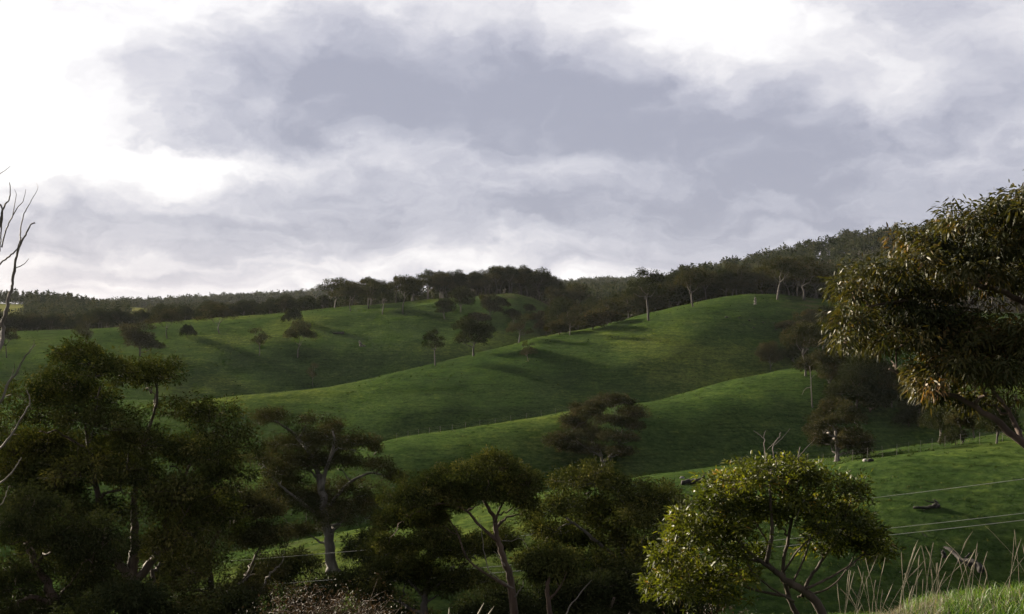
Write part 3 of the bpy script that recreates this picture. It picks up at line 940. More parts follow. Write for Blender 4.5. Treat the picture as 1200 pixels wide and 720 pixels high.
hero_tree('gum_sapling', 'small many stemmed gum tree with sunlit yellow green leaves and bare dead tips', b,
          [(tp([(985, 790), (962, 716), (940, 692), (915, 676), (898, 660, -.1)], Y, b), .085, .036),
           (S([(898, 660, -.1), (905, 625, -.15), (903, 590, -.2), (902, 566, -.25)]), .035, .012),
           (tp([(985, 790), (935, 722, .2), (922, 690, .2), (918, 660, .2), (928, 610, .2), (934, 570, .1)], Y, b), .05, .014),
           (S([(940, 700, .1), (948, 680, .2), (965, 655, .2), (985, 625, .2), (992, 600, .1)]), .032, .012),
           (S([(925, 690, .1), (940, 660, .15), (950, 630, .2), (955, 600, .2)]), .02, .006),
           (S([(930, 705, -.1), (905, 690, -.3), (880, 668, -.4), (868, 640, -.4)]), .02, .006),
           (S([(935, 700, .3), (970, 690, .4), (992, 668, .5), (1006, 640, .5)]), .018, .006),
           (S([(918, 670, .1), (940, 640, -.1), (968, 618, -.2), (985, 600, -.2)]), .018, .006),
           (S([(903, 640, -.1), (885, 612, -.1), (872, 585, 0)]), .016, .006),
           (S([(945, 690, -.1), (975, 676, 0), (1000, 660, .1), (1022, 640, .1)]), .022, .008),
           (S([(905, 668, -.1), (870, 640, -.2), (848, 610, -.2), (846, 590, -.1)]), .03, .01),
           (S([(900, 660, .2), (860, 652, .2), (832, 634, .2), (826, 612, .2)]), .026, .01),
           (S([(925, 700, .1), (880, 690, .2), (840, 672, .3), (810, 655, .2)]), .026, .01)],
          cl, dict(density=24, sub_r=.085, leaf_l=.095, leaf_w=.026, droop=-.05, sub_fill=.38, hollow=.35, spray=1.1, ragged=.3), M_bark, M_bright, .006, near=True, twigs=(.0035, 2, 3),
          dead=[(S([(902, 566, -.25), (904, 553, -.25), (898, 540, -.25), (896, 528, -.2), (895, 513, -.2)]), .011, .006),
                (S([(895, 514, -.2), (889, 509, -.15), (883, 505, -.1)]), .006, .003), (S([(895, 513, -.2), (896, 508, -.2), (897.5, 505, -.2)]), .005, .003),
                (S([(903, 558, -.25), (910, 545, -.2), (906, 532, -.2), (906, 523, -.15), (911, 515, -.15), (915, 507, -.1)]), .010, .004),
                (S([(907, 522, -.15), (918, 512, -.1), (926, 502, -.05)]), .005, .002), (S([(912, 514, -.15), (903, 523, -.1), (899, 527, -.1)]), .004, .002),
                (S([(934, 572, .1), (935, 548, .05), (936, 533, 0), (938, 524, 0)]), .010, .006), (S([(936, 536, 0), (943, 527, .02), (950, 520, .05), (955, 515, .05)]), .006, .002),
                (S([(846, 592, -.1), (834, 604, -.2), (828, 616, -.2), (832, 628, -.2)]), .010, .006),
                (S([(800, 660, -.3), (812, 680, -.35), (830, 692, -.3), (848, 690, -.3)]), .008, .003),
                (S([(930, 618, -.2), (940, 590, -.25), (948, 580, -.25)]), .009, .004)])

# ---- bronze bough of the near gum on the right (13 m)
Y = 13.0
b = ground_at(1365, 12.0)
b[1] = 12.0
b[2] = Hs(b[0], b[1]) - .05
cl = pc([(1008, 342, 30, 26), (996, 380, 24, 26), (1046, 326, 28, 22), (1040, 372, 36, 32), (1092, 288, 28, 24), (1130, 268, 36, 22), (1170, 250, 32, 22), (1196, 230, 14, 12),
         (1118, 310, 38, 26), (1178, 296, 34, 30), (1092, 340, 30, 18), (1128, 396, 38, 28), (1168, 396, 36, 26), (1104, 436, 28, 24), (1156, 440, 36, 26), (1200, 420, 28, 36),
         (1094, 470, 14, 14), (1190, 470, 16, 16), (1140, 470, 18, 10), (1060, 400, 22, 16), (990, 402, 10, 9),
         (1240, 250, 50, 40), (1250, 330, 50, 40), (1250, 410, 50, 45), (1320, 240, 50, 45), (1330, 340, 50, 45), (1070, 370, 34, 30), (1090, 400, 30, 24), (1150, 330, 30, 20), (1070, 310, 26, 20), (1030, 400, 28, 20), (1130, 430, 30, 24), (1200, 270, 26, 30), (1120, 415, 34, 26), (1090, 455, 22, 18), (1180, 440, 30, 26), (1150, 415, 40, 30), (1110, 380, 26, 16)], Y, 1.1, back=True, grow=1.06)
S = lambda l: tp(l, Y)
hero_tree('gum_tree', 'near gum tree reaching in with bronze glossy leaves on spreading boughs', b,
          [(tp([(1365, 560), (1350, 560, -.6), (1330, 500, -.4), (1320, 420, 0), (1300, 320, 0)], Y, b), .17, .08),
           (S([(1335, 550, -.5), (1250, 548, -.3), (1200, 520, -.2), (1172, 497, -.1), (1130, 470, 0), (1085, 455, .1), (1042, 432, .1)]), .062, .012),
           (S([(1200, 520, -.2), (1180, 480, .2), (1150, 440, .3), (1130, 410, .3)]), .03, .01),
           (S([(1325, 460, -.2), (1240, 380, 0), (1190, 350, .1), (1140, 335, .1), (1070, 350, .1), (1020, 360, 0)]), .05, .01),
           (S([(1310, 380, 0), (1250, 320, 0), (1200, 290, 0), (1150, 275, .1)]), .04, .01)],
          cl, dict(density=34, sub_r=.11, leaf_l=.085, leaf_w=.019, droop=.6, sub_fill=.58, hollow=.3, spray=.7, ragged=.16), M_red, M_bough, .006, near=True, twigs=(.003, 2, 3))


# ---- bare dead tree at the left edge (15 m)
def dead_tree():
    Y = 15.0
    b = ground_at(-70, Y)
    e = bpy.data.objects.new('dead_tree', None)
    C.objects.link(e)
    e.location = b
    tag(e, 'bare dead tree with thin twisting grey branches against the sky', 'tree')
    sk = lambda l: np.array(tp(l, Y)) - b
    trunk = np.vstack([[[0, 0, 0]], sk([(-60, 700), (-45, 600), (-30, 520), (-22, 420), (-18, 330), (-10, 270), (-4, 240)])])
    link('trunk', tube_mesh('trunk', [(wiggle(spline(trunk, 30), .015), np.linspace(.15, .03, 30))], M_twig, 9, .05), e)
    br = [
        ([(-18, 470), (0, 410), (3, 385), (6, 370), (11, 348), (14, 330), (18, 310), (22, 290), (30, 275), (37, 263), (41, 262)], .030, .006, .2),
        ([(24, 285), (24, 270), (28, 252), (34, 240), (37, 235)], .010, .003, .3),
        ([(19, 314), (28, 310), (34, 303)], .007, .003, .15),
        ([(-14, 330), (0, 310), (12, 300), (20, 292), (24, 280)], .014, .006, .1),
        ([(-18, 300), (0, 265), (2, 250), (6, 240), (12, 231), (11, 214)], .020, .004, -.1),
        ([(-6, 250), (0, 240), (3, 250), (1, 275), (0, 295)], .012, .006, 0),
        ([(2, 290), (7, 270), (14, 255), (20, 244), (27, 236), (30, 222)], .010, .0025, .2),
        ([(15, 252), (17, 240), (19, 228), (17, 222)], .006, .002, .2),
        ([(36, 236), (44, 222), (43, 215)], .004, .0015, .3),
        ([(-10, 215), (0, 204), (6, 200), (12, 195)], .006, .002, .1),
        ([(-26, 500), (-6, 480), (2, 468), (10, 448), (20, 436), (28, 420), (36, 410), (42, 404)], .022, .005, -.3),
        ([(12, 446), (16, 434), (17, 426)], .008, .003, -.3), ([(3, 466), (14, 462)], .006, .002, -.3), ([(38, 408), (41, 398)], .005, .002, -.3),
        ([(-36, 560), (-10, 534), (4, 522), (16, 506), (24, 492), (34, 474), (34, 464), (31, 457)], .018, .005, -.2),
        ([(-46, 620), (-8, 575), (8, 560), (18, 548), (25, 536)], .016, .005, -.1),
        ([(-48, 640), (-6, 598), (4, 588), (10, 570)], .012, .004, 0),
        ([(-16, 330), (-40, 290), (-60, 240), (-66, 200)], .02, .005, -.3), ([(-24, 440), (-60, 400), (-90, 350), (-100, 300)], .022, .005, .2),
        ([(-6, 240), (-14, 200), (-10, 170), (-18, 140)], .018, .004, 0),
    ]
    for pts, r0, r1, dy in br:
        p = np.array([P(x, y, Y + dy * min(1, i / 2)) for i, (x, y) in enumerate(pts)]) - b
        n = len(p) * 4
        link('branch', tube_mesh('branch', [(wiggle(spline(p, n), r0 * .25), np.linspace(r0, r1, n))], M_twig, 6, .08), e)


dead_tree()


# ------------------------------------------------------------------ trees of the hills: prototypes, then copies
def proto(h, spread, nclump, style, bark, leaf_m, leaf, r0, flat=.55, fork=.38):
    trunk = spline([[0, 0, -.2], [rng.normal(0, .02) * h, rng.normal(0, .02) * h, h * .2], [rng.normal(0, .04) * h, rng.normal(0, .04) * h, h * fork]], 8)
    r0 = r0 * .72
    tr = [(trunk, np.linspace(r0 * 1.2, r0 * .75, 8))]
    k = 3
    a0 = rng.uniform(0, 6.28)
    for i in range(k):
        a = a0 + i * 6.28 / k + rng.normal(0, .3)
        e = np.array([math.cos(a) * spread * .45, math.sin(a) * spread * .45, h * rng.uniform(.66, .78)])
        m = (trunk[-1] + e) / 2 + np.array([math.cos(a), math.sin(a), 0]) * spread * .06 + [0, 0, -.03 * h]
        tr.append((wiggle(spline([trunk[-1], m, e], 8), .012 * h), np.linspace(r0 * .55, r0 * .2, 8)))
    cl = []
    for i in range(nclump):
        a = i * 2.4 + rng.normal(0, .3)
        q = math.sqrt((i + .5) / nclump)
        rr = spread * q * .8
        if style == 'umbrella':
            z = h * (.90 - .36 * q * q + rng.normal(0, .06))
            rx, rz = spread * rng.uniform(.26, .44), h * rng.uniform(.07, .13)
        elif style == 'dense':
            z = h * (rng.uniform(.40, .92) - .12 * q)
            rr *= (1.15 - .6 * abs(z / h - .55))
            rx, rz = spread * rng.uniform(.36, .5), h * rng.uniform(.12, .17)
        elif style == 'ragged':
            z = h * (rng.uniform(.42, .95) - .1 * q)
            rx, rz = spread * rng.uniform(.2, .34), h * rng.uniform(.05, .09)
        else:   # bush
            z = h * (.75 - .45 * q * q + rng.normal(0, .04))
            rx, rz = spread * rng.uniform(.35, .5), h * rng.uniform(.2, .28)
        cl.append((np.array([math.cos(a) * rr, math.sin(a) * rr, z]), rx, rx * rng.uniform(.8, 1.1), rz))
    limbs = grow_limbs(tr, cl, r0 * .12)
    Ps, Ds, L, Wd, Vs, Ns, tufts = fill_leaves(cl, **leaf)
    return (tube_mesh('trunk', tr + limbs, bark, 6, .04), leaves_mesh('crown', Ps, Ds, L, Wd, leaf_m, Vs, face=Ns), h)


lf = dict(density=15, sub_r=.75, leaf_l=.55, leaf_w=.2, droop=.4)
PR = {
    'umb0': proto(13, 5.2, 10, 'umbrella', M_slope, M_dusk, lf, .32),
    'umb1': proto(12, 5.8, 12, 'umbrella', M_slope, M_dusk, lf, .3, fork=.32),
    'umb2': proto(14, 4.6, 10, 'umbrella', M_slope, M_dark, lf, .34, fork=.42),
    'den0': proto(12, 4.6, 16, 'dense', M_slope, M_dark, lf, .35),
    'den1': proto(14, 5.4, 18, 'dense', M_slope, M_dark, lf, .4),
    'den2': proto(13, 5.0, 15, 'dense', M_slope, M_dusk, lf, .35),
    'rag0': proto(13, 4.6, 12, 'ragged', M_slope, M_dusk, lf, .3),
    'rag1': proto(12, 5.4, 14, 'ragged', M_slope, M_rust, lf, .3),
    'rus0': proto(10, 5.0, 13, 'dense', M_slope, M_rust, lf, .3),
    'bush0': proto(5, 3.4, 9, 'bush', M_bark, M_dark, dict(lf, sub_r=.6), .16),
    'bush1': proto(4.5, 3.6, 9, 'bush', M_bark, M_rust, dict(lf, sub_r=.6), .16),
}


def place(kind, x, y, height, wide=1.0, label='', group=None, z=None, name='gum_tree', cat='tree'):
    tm, cm, h = PR[kind]
    e = bpy.data.objects.new(name, None)
    C.objects.link(e)
    e.location = (x, y, (Hs(x, y) if z is None else z) - .05)
    s = height / h
    e.rotation_euler = (rng.normal(0, .05), rng.normal(0, .05), rng.uniform(0, 6.28))
    e.scale = (s * wide * rng.uniform(.88, 1.12), s * wide * rng.uniform(.88, 1.12), s)
    tag(e, label, cat, group)
    link('trunk', tm, e)
    link('crown', cm, e)
    return e


def place_px(kind, px, py, hpx, label, wide=1.0, group=None, dY=0, **kw):
    p = hit(px, py)
    if dY:
        Yn = p[1] + dY
        p = np.array([(px - 600) / F * Yn, Yn, 0])
        p[2] = Hs(p[0], p[1])
    return place(kind, p[0], p[1], hpx / F * p[1], wide, label, group, z=p[2], **kw)


# two well-seen trees on the hill face get finer crowns of their own
p = hit(707, 556)
Y = p[1]
hero_tree('gum_tree', 'round brownish gum tree alone on the dark slope behind the billowing gum', p - [0, 0, .1],
          [(tp([(707, 558), (706, 540), (700, 520, .4)], Y, p - [0, 0, .1]), .3, .14), (tp([(706, 545), (725, 520, 1), (730, 495, 1.2)], Y), .11, .04), (tp([(704, 535), (680, 520, -1), (668, 505, -1)], Y), .11, .04)],
          pc([(722, 472, 22, 9), (700, 478, 22, 9), (740, 486, 16, 10), (690, 488, 20, 9), (672, 498, 18, 9), (716, 496, 24, 9), (664, 516, 20, 9), (742, 502, 14, 8), (690, 512, 20, 8),
              (720, 514, 22, 8), (678, 528, 24, 8), (738, 516, 12, 6), (726, 530, 22, 7), (652, 522, 10, 6), (676, 478, 8, 4)], Y, 10),
          dict(density=20, sub_r=.5, leaf_l=.34, leaf_w=.11, droop=.4, lumps=4, sub_fill=1.1), M_pale, M_rust, .03, twigs=(.02, 4, 3))
p = hit(981, 541)
Y = p[1]
hero_tree('gum_tree', 'bushy brown topped gum tree at the fence behind the sapling', p - [0, 0, .1],
          [(tp([(981, 543), (981, 525), (979, 505, .4)], Y, p - [0, 0, .1]), .26, .14), (tp([(981, 530), (1000, 512, 1), (1008, 505, 1)], Y), .12, .05)],
          pc([(974, 476, 14, 8), (992, 482, 14, 9), (964, 490, 14, 8), (984, 496, 20, 9), (958, 502, 12, 7), (1002, 492, 10, 7), (972, 510, 20, 9), (1000, 512, 16, 9), (1012, 520, 12, 9),
              (988, 524, 20, 8), (962, 518, 14, 7), (1008, 532, 14, 6)], Y, 7),
          dict(density=20, sub_r=.42, leaf_l=.3, leaf_w=.10, droop=.4, lumps=4, sub_fill=1.05), M_pale, M_rust, .03, twigs=(.02, 4, 3))

# dark growth on the shaded slope behind the sapling and under the bough
for (px, py, hp, k, w) in [(930, 425, 52, 'rag0', .8), (962, 430, 56, 'umb2', .8), (975, 445, 46, 'den0', .8), (990, 462, 58, 'den2', .9), (1018, 470, 60, 'den0', .9), (1045, 478, 54, 'den2', .9),
                           (1076, 500, 50, 'den0', .9), (1128, 520, 58, 'den2', .9), (1168, 520, 54, 'den0', 1.0), (938, 405, 40, 'rag1', .8), (962, 398, 36, 'rag0', .9)]:
    place_px(k, px, py, hp, 'dark gum tree among the scrub on the shaded slope', w, 'gum trees among the scrub on the shaded slope')

# trees one can single out
for a in [
    ('rag0', 304, 417, 34, 'gum tree with bare pale trunk, middle of the left grassy slope', .85),
    ('umb1', 349, 419, 36, 'gum tree with lopsided low bough beside a fallen shadow on left slope', .9),
    ('bush0', 343, 379, 16, 'small round tree near the crest of the left hill', .8),
    ('rag0', 367, 455, 30, 'thin sparse gum tree low in the gully of the left hill', .6),
    ('umb2', 510, 429, 41, 'gum tree with narrow dark crown just behind the lit middle ridge', .95),
    ('den1', 555, 418, 44, 'broad dark dense gum tree rising behind the middle green ridge', 1.15),
    ('rag1', 619, 424, 24, 'small gum tree standing on the crest of the middle green ridge', 1.0),
    ('umb0', 472, 368, 44, 'tall spreading gum tree at the front of the ridge top clump', 1.1),
    ('umb2', 448, 369, 34, 'gum tree with thin straight trunk in the ridge top clump', .8),
    ('umb1', 411, 365, 32, 'dark gum tree at the left end of the ridge top clump', 1.1),
    ('rag0', 432, 362, 34, 'open crowned gum tree with pale limbs within the ridge top clump', 1.0),
    ('den0', 521, 374, 24, 'compact dark gum tree on the slope below the wooded knoll', 1.15),
    ('rus0', 164, 418, 35, 'wide brownish gum tree on the left slope with crown near the ground', 1.3),
    ('umb1', 196, 397, 30, 'gum tree with rounded dark crown in front of the left tree belt', 1.1),
    ('bush0', 220, 396, 14, 'little dark tree between two gums on left slope', .8),
    ('umb1', 257, 391, 28, 'flat topped spreading gum tree on left slope below the tree belt', 1.2),
    ('rag0', 103, 412, 42, 'tall sparse gum tree seen above the largest gum', .9),
    ('umb0', 8, 420, 32, 'gum tree on the left slope beside the dead branches', 1.0),
    ('umb2', 760, 376, 58, 'tallest dark gum tree with long white trunk behind the lit hill crest', 1.15),
    ('umb1', 812, 360, 44, 'gum tree with forked pale trunk at the lit hill crest', 1.1),
    ('umb0', 911, 352, 50, 'spreading gum tree with forked white trunk on top of the round hill', 1.25),
    ('umb1', 942, 352, 46, 'wide dark gum tree on the right shoulder of the round hill', 1.3),
    ('umb0', 944, 441, 62, 'tall gum tree with slender pale trunk on the crest below the round hill', .95),
    ('rus0', 903, 434, 32, 'small brown gum tree with thin trunk beside a dark hollow', .8),
    ('den2', 973, 462, 52, 'dark gum tree with short white trunk on the shaded slope', .9),
    ('den0', 1003, 480, 62, 'dense dark gum tree on the shaded slope under the bronze bough', 1.0),
    ('den0', 1100, 519, 48, 'dark gum tree low on the shaded slope near the fence', 1.0),
    ('den2', 1142, 514, 46, 'second dark gum tree low on the shaded slope near the fence', 1.0),
    ('rag1', 608, 402, 34, 'brownish round gum tree in the gully behind the middle ridge', 1.0),
    ('den0', 540, 366, 30, 'dark gum tree at the foot of the wooded knoll', 1.1),
    ('rus0', 574, 372, 26, 'brownish gum tree on the open side of the wooded knoll', 1.1),
    ('rag1', 668, 393, 34, 'pale stemmed gum tree at the mouth of the wooded gully', .9),
    ('bush1', 694, 387, 22, 'round brown bush on the edge of the wooded gully', 1.2),
]:
    kind, px, py, hp, lab, wd = a
    bush = 'bush' in kind and 'bush' in lab
    place_px(kind, px, py, hp * (1.15 if px < 380 else 1.05), lab, wd, name='bush' if bush else 'gum_tree', cat='bush' if bush else 'tree')

# scrub on the round hill's right side
for (px, py, hp, k) in [(932, 402, 20, 'bush1'), (948, 392, 20, 'bush1'), (958, 404, 24, 'bush0'), (940, 414, 20, 'bush0'), (966, 388, 22, 'bush1'), (922, 388, 12, 'bush1'), (952, 376, 14, 'bush1'), (968, 374, 16, 'bush0'), (898, 416, 14, 'bush0'), (928, 424, 22, 'bush0')]:
    place_px(k, px, py, hp, 'low scrubby bush on the right flank of the round hill', 1.15, 'bushes on the flank of the round hill', name='bush', cat='bush')
for (px, py, hp, k) in [(960, 442, 30, 'bush1'), (985, 470, 26, 'bush0'), (1020, 484, 32, 'bush0'), (1038, 478, 26, 'bush0'), (1065, 500, 22, 'bush0'), (1120, 522, 22, 'bush0'), (1170, 512, 30, 'bush0')]:
    place_px(k, px, py, hp, 'dark bush on the shaded slope beneath the bronze bough', 1.1, 'bushes on the shaded slope', name='bush', cat='bush')
for (px, py, hp, k) in [(586, 362, 14, 'bush0'), (600, 374, 12, 'bush0'), (634, 378, 14, 'bush1'), (648, 385, 16, 'bush0'), (620, 366, 10, 'bush0'), (655, 392, 18, 'bush1'), (560, 380, 14, 'bush1'), (640, 392, 16, 'bush1'), (712, 381, 20, 'bush1')]:
    place_px(k, px, py, hp, 'low bush on the open side of the wooded knoll', 1.1, 'bushes on the wooded knoll', name='bush', cat='bush')


LOOK = {'umb0': 'spreading dusky gum tree', 'umb1': 'wide low forked dusky gum tree', 'umb2': 'narrow flat topped dark gum tree', 'den0': 'compact dark leafy gum tree',
        'den1': 'large dark leafy gum tree', 'den2': 'dusky full crowned gum tree', 'rag0': 'ragged open gum tree', 'rag1': 'ragged brownish gum tree'}


def wood(n, urange, yfun, kinds, hrange, label, group, sep=5.0, wide=(.9, 1.25), name='gum_tree'):
    pts = []
    tries = 0
    while len(pts) < n and tries < n * 60:
        tries += 1
        u = rng.uniform(*urange)
        y0, y1 = yfun(u)
        y = rng.uniform(y0, y1)
        x = (u - 600) / F * y
        if any((x - a) ** 2 + (y - c) ** 2 < sep * sep for a, c in pts):
            continue
        pts.append((x, y))
        k = random.choice(kinds)
        place(k, x, y, rng.uniform(*hrange), rng.uniform(*wide), LOOK[k] + ' ' + label, group, name=name)


yd = lambda u: float(np.interp(u, U, YD))
yc = lambda u: float(np.interp(u, U, YC))
wood(62, (-60, 395), lambda u: (yd(u) + 22, yd(u) + 60), ['den0', 'den1', 'den2', 'umb1', 'den0'], (6, 9), 'in the belt behind the left hill crest', 'gum trees of the belt behind the left hill', 5)
wood(14, (392, 520), lambda u: (yd(u) + 6, yd(u) + 34), ['umb0', 'umb2', 'den0', 'umb1'], (10, 14), 'at the back of the ridge top clump', 'gum trees of the ridge top clump', 5)
wood(52, (518, 662), lambda u: (yd(u) + (-2 if u < 640 else 5), yd(u) + 60), ['den0', 'den1', 'umb2', 'umb0', 'umb1', 'rag0'], (7, 15.5), 'in the wood that caps the knoll', 'gum trees capping the wooded knoll', 4.5)
wood(58, (655, 835), lambda u: (yc(u) + 28, yc(u) + 150), ['den1', 'den0', 'umb2', 'den2', 'rag0', 'umb1'], (11, 16), 'in the gully behind the lit hill', 'gum trees in the wooded gully', 5)
wood(66, (800, 1010), lambda u: (yc(u) + 22, yc(u) + 110), ['umb0', 'umb1', 'den2', 'umb2', 'rag0', 'den0'], (11, 15), 'in the open wood behind the round hill', 'gum trees of the wood behind the round hill', 5)


# far woods that read as one mass
def canopy(kinds, n_leaf, h, sp, conifer=False, low=.55):
    out = []
    for _ in range(kinds):
        if conifer:
            t = rng.random(n_leaf) ** .6
            a = rng.uniform(0, 6.28, n_leaf)
            r = (1 - t) * sp * rng.uniform(.4, 1, n_leaf) + .1
            p = np.stack([np.cos(a) * r, np.sin(a) * r, h * (.12 + .88 * t)], -1)
            d = np.stack([np.cos(a), np.sin(a), np.full(n_leaf, -.3)], -1) + rng.normal(size=(n_leaf, 3)) * .4
        else:
            k = rng.integers(4, 7)
            cc = np.stack([rng.normal(0, .34, k) * sp, rng.normal(0, .34, k) * sp, h * rng.uniform(low, .88, k)], -1)
            i = rng.integers(0, k, n_leaf)
            o = nrm(rng.normal(size=(n_leaf, 3))) * rng.random((n_leaf, 1)) ** .35
            p = cc[i] + o * np.array([sp * .55, sp * .55, h * .17])
            d = o + rng.normal(size=(n_leaf, 3)) * .5
        out.append((p, nrm(d)))
    return out


def far_wood(name, label, pts, hs, variants, h0, leaf_l, leaf_w, mat, trunk=True):
    Ps, Ds, Ls, Ws, Vs, paths = [], [], [], [], [], []
    zs = H(pts[:, 0], pts[:, 1])
    for (x, y), z, h in zip(pts, zs, hs):
        p, d = variants[rng.integers(len(variants))]
        a = rng.uniform(0, 6.28)
        ca, sa = math.cos(a), math.sin(a)
        s = h / h0
        w = s * rng.uniform(.85, 1.2)
        q = np.stack([(p[:, 0] * ca - p[:, 1] * sa) * w + x, (p[:, 0] * sa + p[:, 1] * ca) * w + y, p[:, 2] * s + z], -1)
        dd = np.stack([d[:, 0] * ca - d[:, 1] * sa, d[:, 0] * sa + d[:, 1] * ca, d[:, 2]], -1)
        Ps.append(q); Ds.append(dd)
        n = len(q)
        Ls.append(leaf_l * s * rng.uniform(.7, 1.3, n)); Ws.append(leaf_w * s * rng.uniform(.7, 1.3, n))
        Vs.append(.45 + rng.normal(0, .28) + rng.normal(0, .14, n))
        if trunk:
            paths.append((np.array([[x, y, z - .3], [x + rng.normal(0, .4), y, z + h * .6]]), np.array([.025 * h, .012 * h])))
    o = link(name, leaves_mesh(name, np.concatenate(Ps), rng.normal(size=(sum(map(len, Ps)), 3)), np.concatenate(Ls), np.concatenate(Ws), mat, np.concatenate(Vs), face=np.concatenate(Ds)))
    tag(o, label, 'forest', None, 'stuff')
    if trunk:
        t = link('trunk', tube_mesh('trunk', paths, M_pale, 4, 0), o)
        t['kind'] = 'stuff'


def scatter(n, urange, yrange, cond=None, sep=4.5):
    cell = {}
    pts = []
    t = 0
    while len(pts) < n and t < n * 12:
        t += 1
        u = rng.uniform(*urange)
        y = math.sqrt(rng.uniform(yrange[0] ** 2, yrange[1] ** 2))
        x = (u - 600) / F * y
        if cond and not cond(u, x, y):
            continue
        k = (int(x // sep), int(y // sep))
        if k in cell:
            continue
        cell[k] = 1
        pts.append((x, y))
    return np.array(pts)


gumv = canopy(8, 110, 13, 4.6)
gumf = canopy(8, 50, 13, 4.8, low=.08)
gumb = canopy(8, 80, 13, 4.8, low=.15)
pts = scatter(1050, (790, 1330), (430, 860), lambda u, x, y: y > yc(u) + (105 if u < 1000 else 22), 6)
far_wood('hillside_forest', 'dense dark gum forest covering the high hill behind the round hill', pts, rng.uniform(8, 16.5, len(pts)), gumv, 13, 1.6, .85, M_far)
pts = scatter(260, (395, 830), (590, 720), None, 6)
far_wood('hollow_forest', 'dark gum forest in the hollow behind the wooded knoll', pts, rng.uniform(10, 14, len(pts)), gumf, 13, 1.9, .95, M_far)
pts = scatter(1150, (40, 480), (1480, 1850), lambda u, x, y: u > 130 or y > 1650, 7)
far_wood('ridge_forest', 'hazy distant forest along the far left ridge', pts, rng.uniform(9, 14, len(pts)), gumf, 13, 2.7, 1.4, M_far, False)
pts = scatter(1100, (600, 920), (1500, 1850), None, 7)
far_wood('ridge_forest', 'hazy brown distant forest along the far ridge behind the gully', pts, rng.uniform(9, 13, len(pts)), gumf, 13, 2.7, 1.4, M_far, False)
pts = scatter(420, (650, 1020), (380, 620), lambda u, x, y: yc(u) + 38 < y < yc(u) + 125, 5.5)
far_wood('thicket', 'dark understorey thicket between the trunks behind the lit hill and round hill', pts, rng.uniform(4.5, 9, len(pts)), gumb, 13, 1.9, 1.0, M_dark, False)
pts = scatter(520, (-150, 150), (620, 930), lambda u, x, y: u > 30 or y < 680, 7)
far_wood('slope_forest', 'dark woodland on the far slope below the conifer plantation', pts, rng.uniform(6, 10, len(pts)), gumb, 13, 2.1, 1.1, M_far, False)
pts = scatter(420, (172, 400), (640, 930), None, 7)
far_wood('slope_forest', 'dark woodland on the far slope below the hazy left ridge', pts, rng.uniform(5, 8, len(pts)), gumb, 13, 2.1, 1.1, M_far, False)
pts = scatter(620, (540, 840), (720, 1150), None, 8)
far_wood('hollow_forest', 'dark gum forest on the rising ground between the gully and the far ridge', pts, rng.uniform(8, 13, len(pts)), gumf, 13, 2.4, 1.2, M_far, False)
conv = canopy(6, 64, 11, 2.6, True)
pts = scatter(720, (-260, 175), (930, 1180), lambda u, x, y: not (u < 32 and y < 1040) and u < rng.uniform(90, 175), 6)
far_wood('pine_plantation', 'plantation of pointed conifers beyond the left tree belt', pts, rng.uniform(7, 13, len(pts)) * np.clip((190 - (pts[:, 0] / pts[:, 1] * F + 600)) / 110, .45, 1), conv, 11, 1.7, .8, M_far, False)
pts = scatter(560, (-120, 665), (505, 640), lambda u, x, y: yd(u) + 24 + max(0, u - 380) * .12 < y < yd(u) + 85, 5)
far_wood('belt_forest', 'continuous dark thicket behind the crest trees of the left hill and knoll', pts, np.where(pts[:, 0] / pts[:, 1] * F + 600 < 400, rng.uniform(4.5, 7, len(pts)), rng.uniform(4.5, 8.5, len(pts))), gumb, 13, 1.9, 1.0, M_dark, False)


# ------------------------------------------------------------------ fallen timber, stumps and stones
def wood_thing(name, label, cat, base, parts, mat=None, group=None):
    e = bpy.data.objects.new(name, None)
    C.objects.link(e)
    e.location = base
    tag(e, label, cat, group)
    for nm, pts, r0, r1 in parts:
        n = max(6, len(pts) * 4)
        link(nm, tube_mesh(nm, [(wiggle(spline(pts, n), r0 * .25), np.linspace(r0, r1, n))], mat or M_log, 7, .14), e)
    return e


p = hit(806, 568)
wood_thing('fallen_log', 'charred fallen log with upturned broken end behind the sunlit sapling', 'log', p,
           [('log', [(-.6, 0, .18), (.4, .1, .24), (1.3, .2, .34)], .22, .26), ('broken_limb', [(1.2, .2, .35), (1.5, .2, .65), (1.6, .2, 1.0)], .16, .05), ('broken_limb', [(.9, .15, .4), (1.2, .0, .6)], .07, .03)])
p = hit(1088, 597)
wood_thing('fallen_tree', 'small weathered fallen tree with raised stub on the open right slope', 'log', p,
           [('log', [(-1.2, .2, .05), (0, 0, .14), (.9, 0, .2)], .10, .17), ('stub', [(.4, 0, .2), (.7, 0, .5), (.5, .1, .75)], .14, .06), ('branch', [(.5, 0, .5), (-.1, .1, .62), (-.4, .1, .8)], .06, .02), ('branch', [(-.6, .1, .1), (-1.0, -.2, .3)], .04, .02)])
p = hit(1140, 668)
wood_thing('fallen_tree', 'long charred fallen tree lying downslope above the foreground grass', 'log', p,
           [('log', [(-1.9, 4.2, 1.5), (-1.5, 3.2, 1.0), (-.9, 2.2, 1.05), (-.5, 1.0, .5), (.1, .2, .45), (.4, -.8, .12)], .11, .27), ('branch', [(-1.8, 4.0, 1.45), (-2.2, 4.4, 1.8), (-2.3, 4.5, 2.1)], .07, .02), ('branch', [(-1.2, 2.6, 1.1), (-1.35, 2.2, .5), (-1.2, 2.0, -.2)], .10, .06),
            ('branch', [(-.2, 1.0, .6), (.1, 1.0, .95), (.35, 1.1, 1.0)], .09, .03), ('branch', [(-.5, 1.2, .75), (-.8, .8, .4), (-.7, .6, -.1)], .08, .04), ('branch', [(.1, .5, .35), (.5, .6, .5), (.6, .3, .2)], .08, .03)])
p = hit(1106, 655)
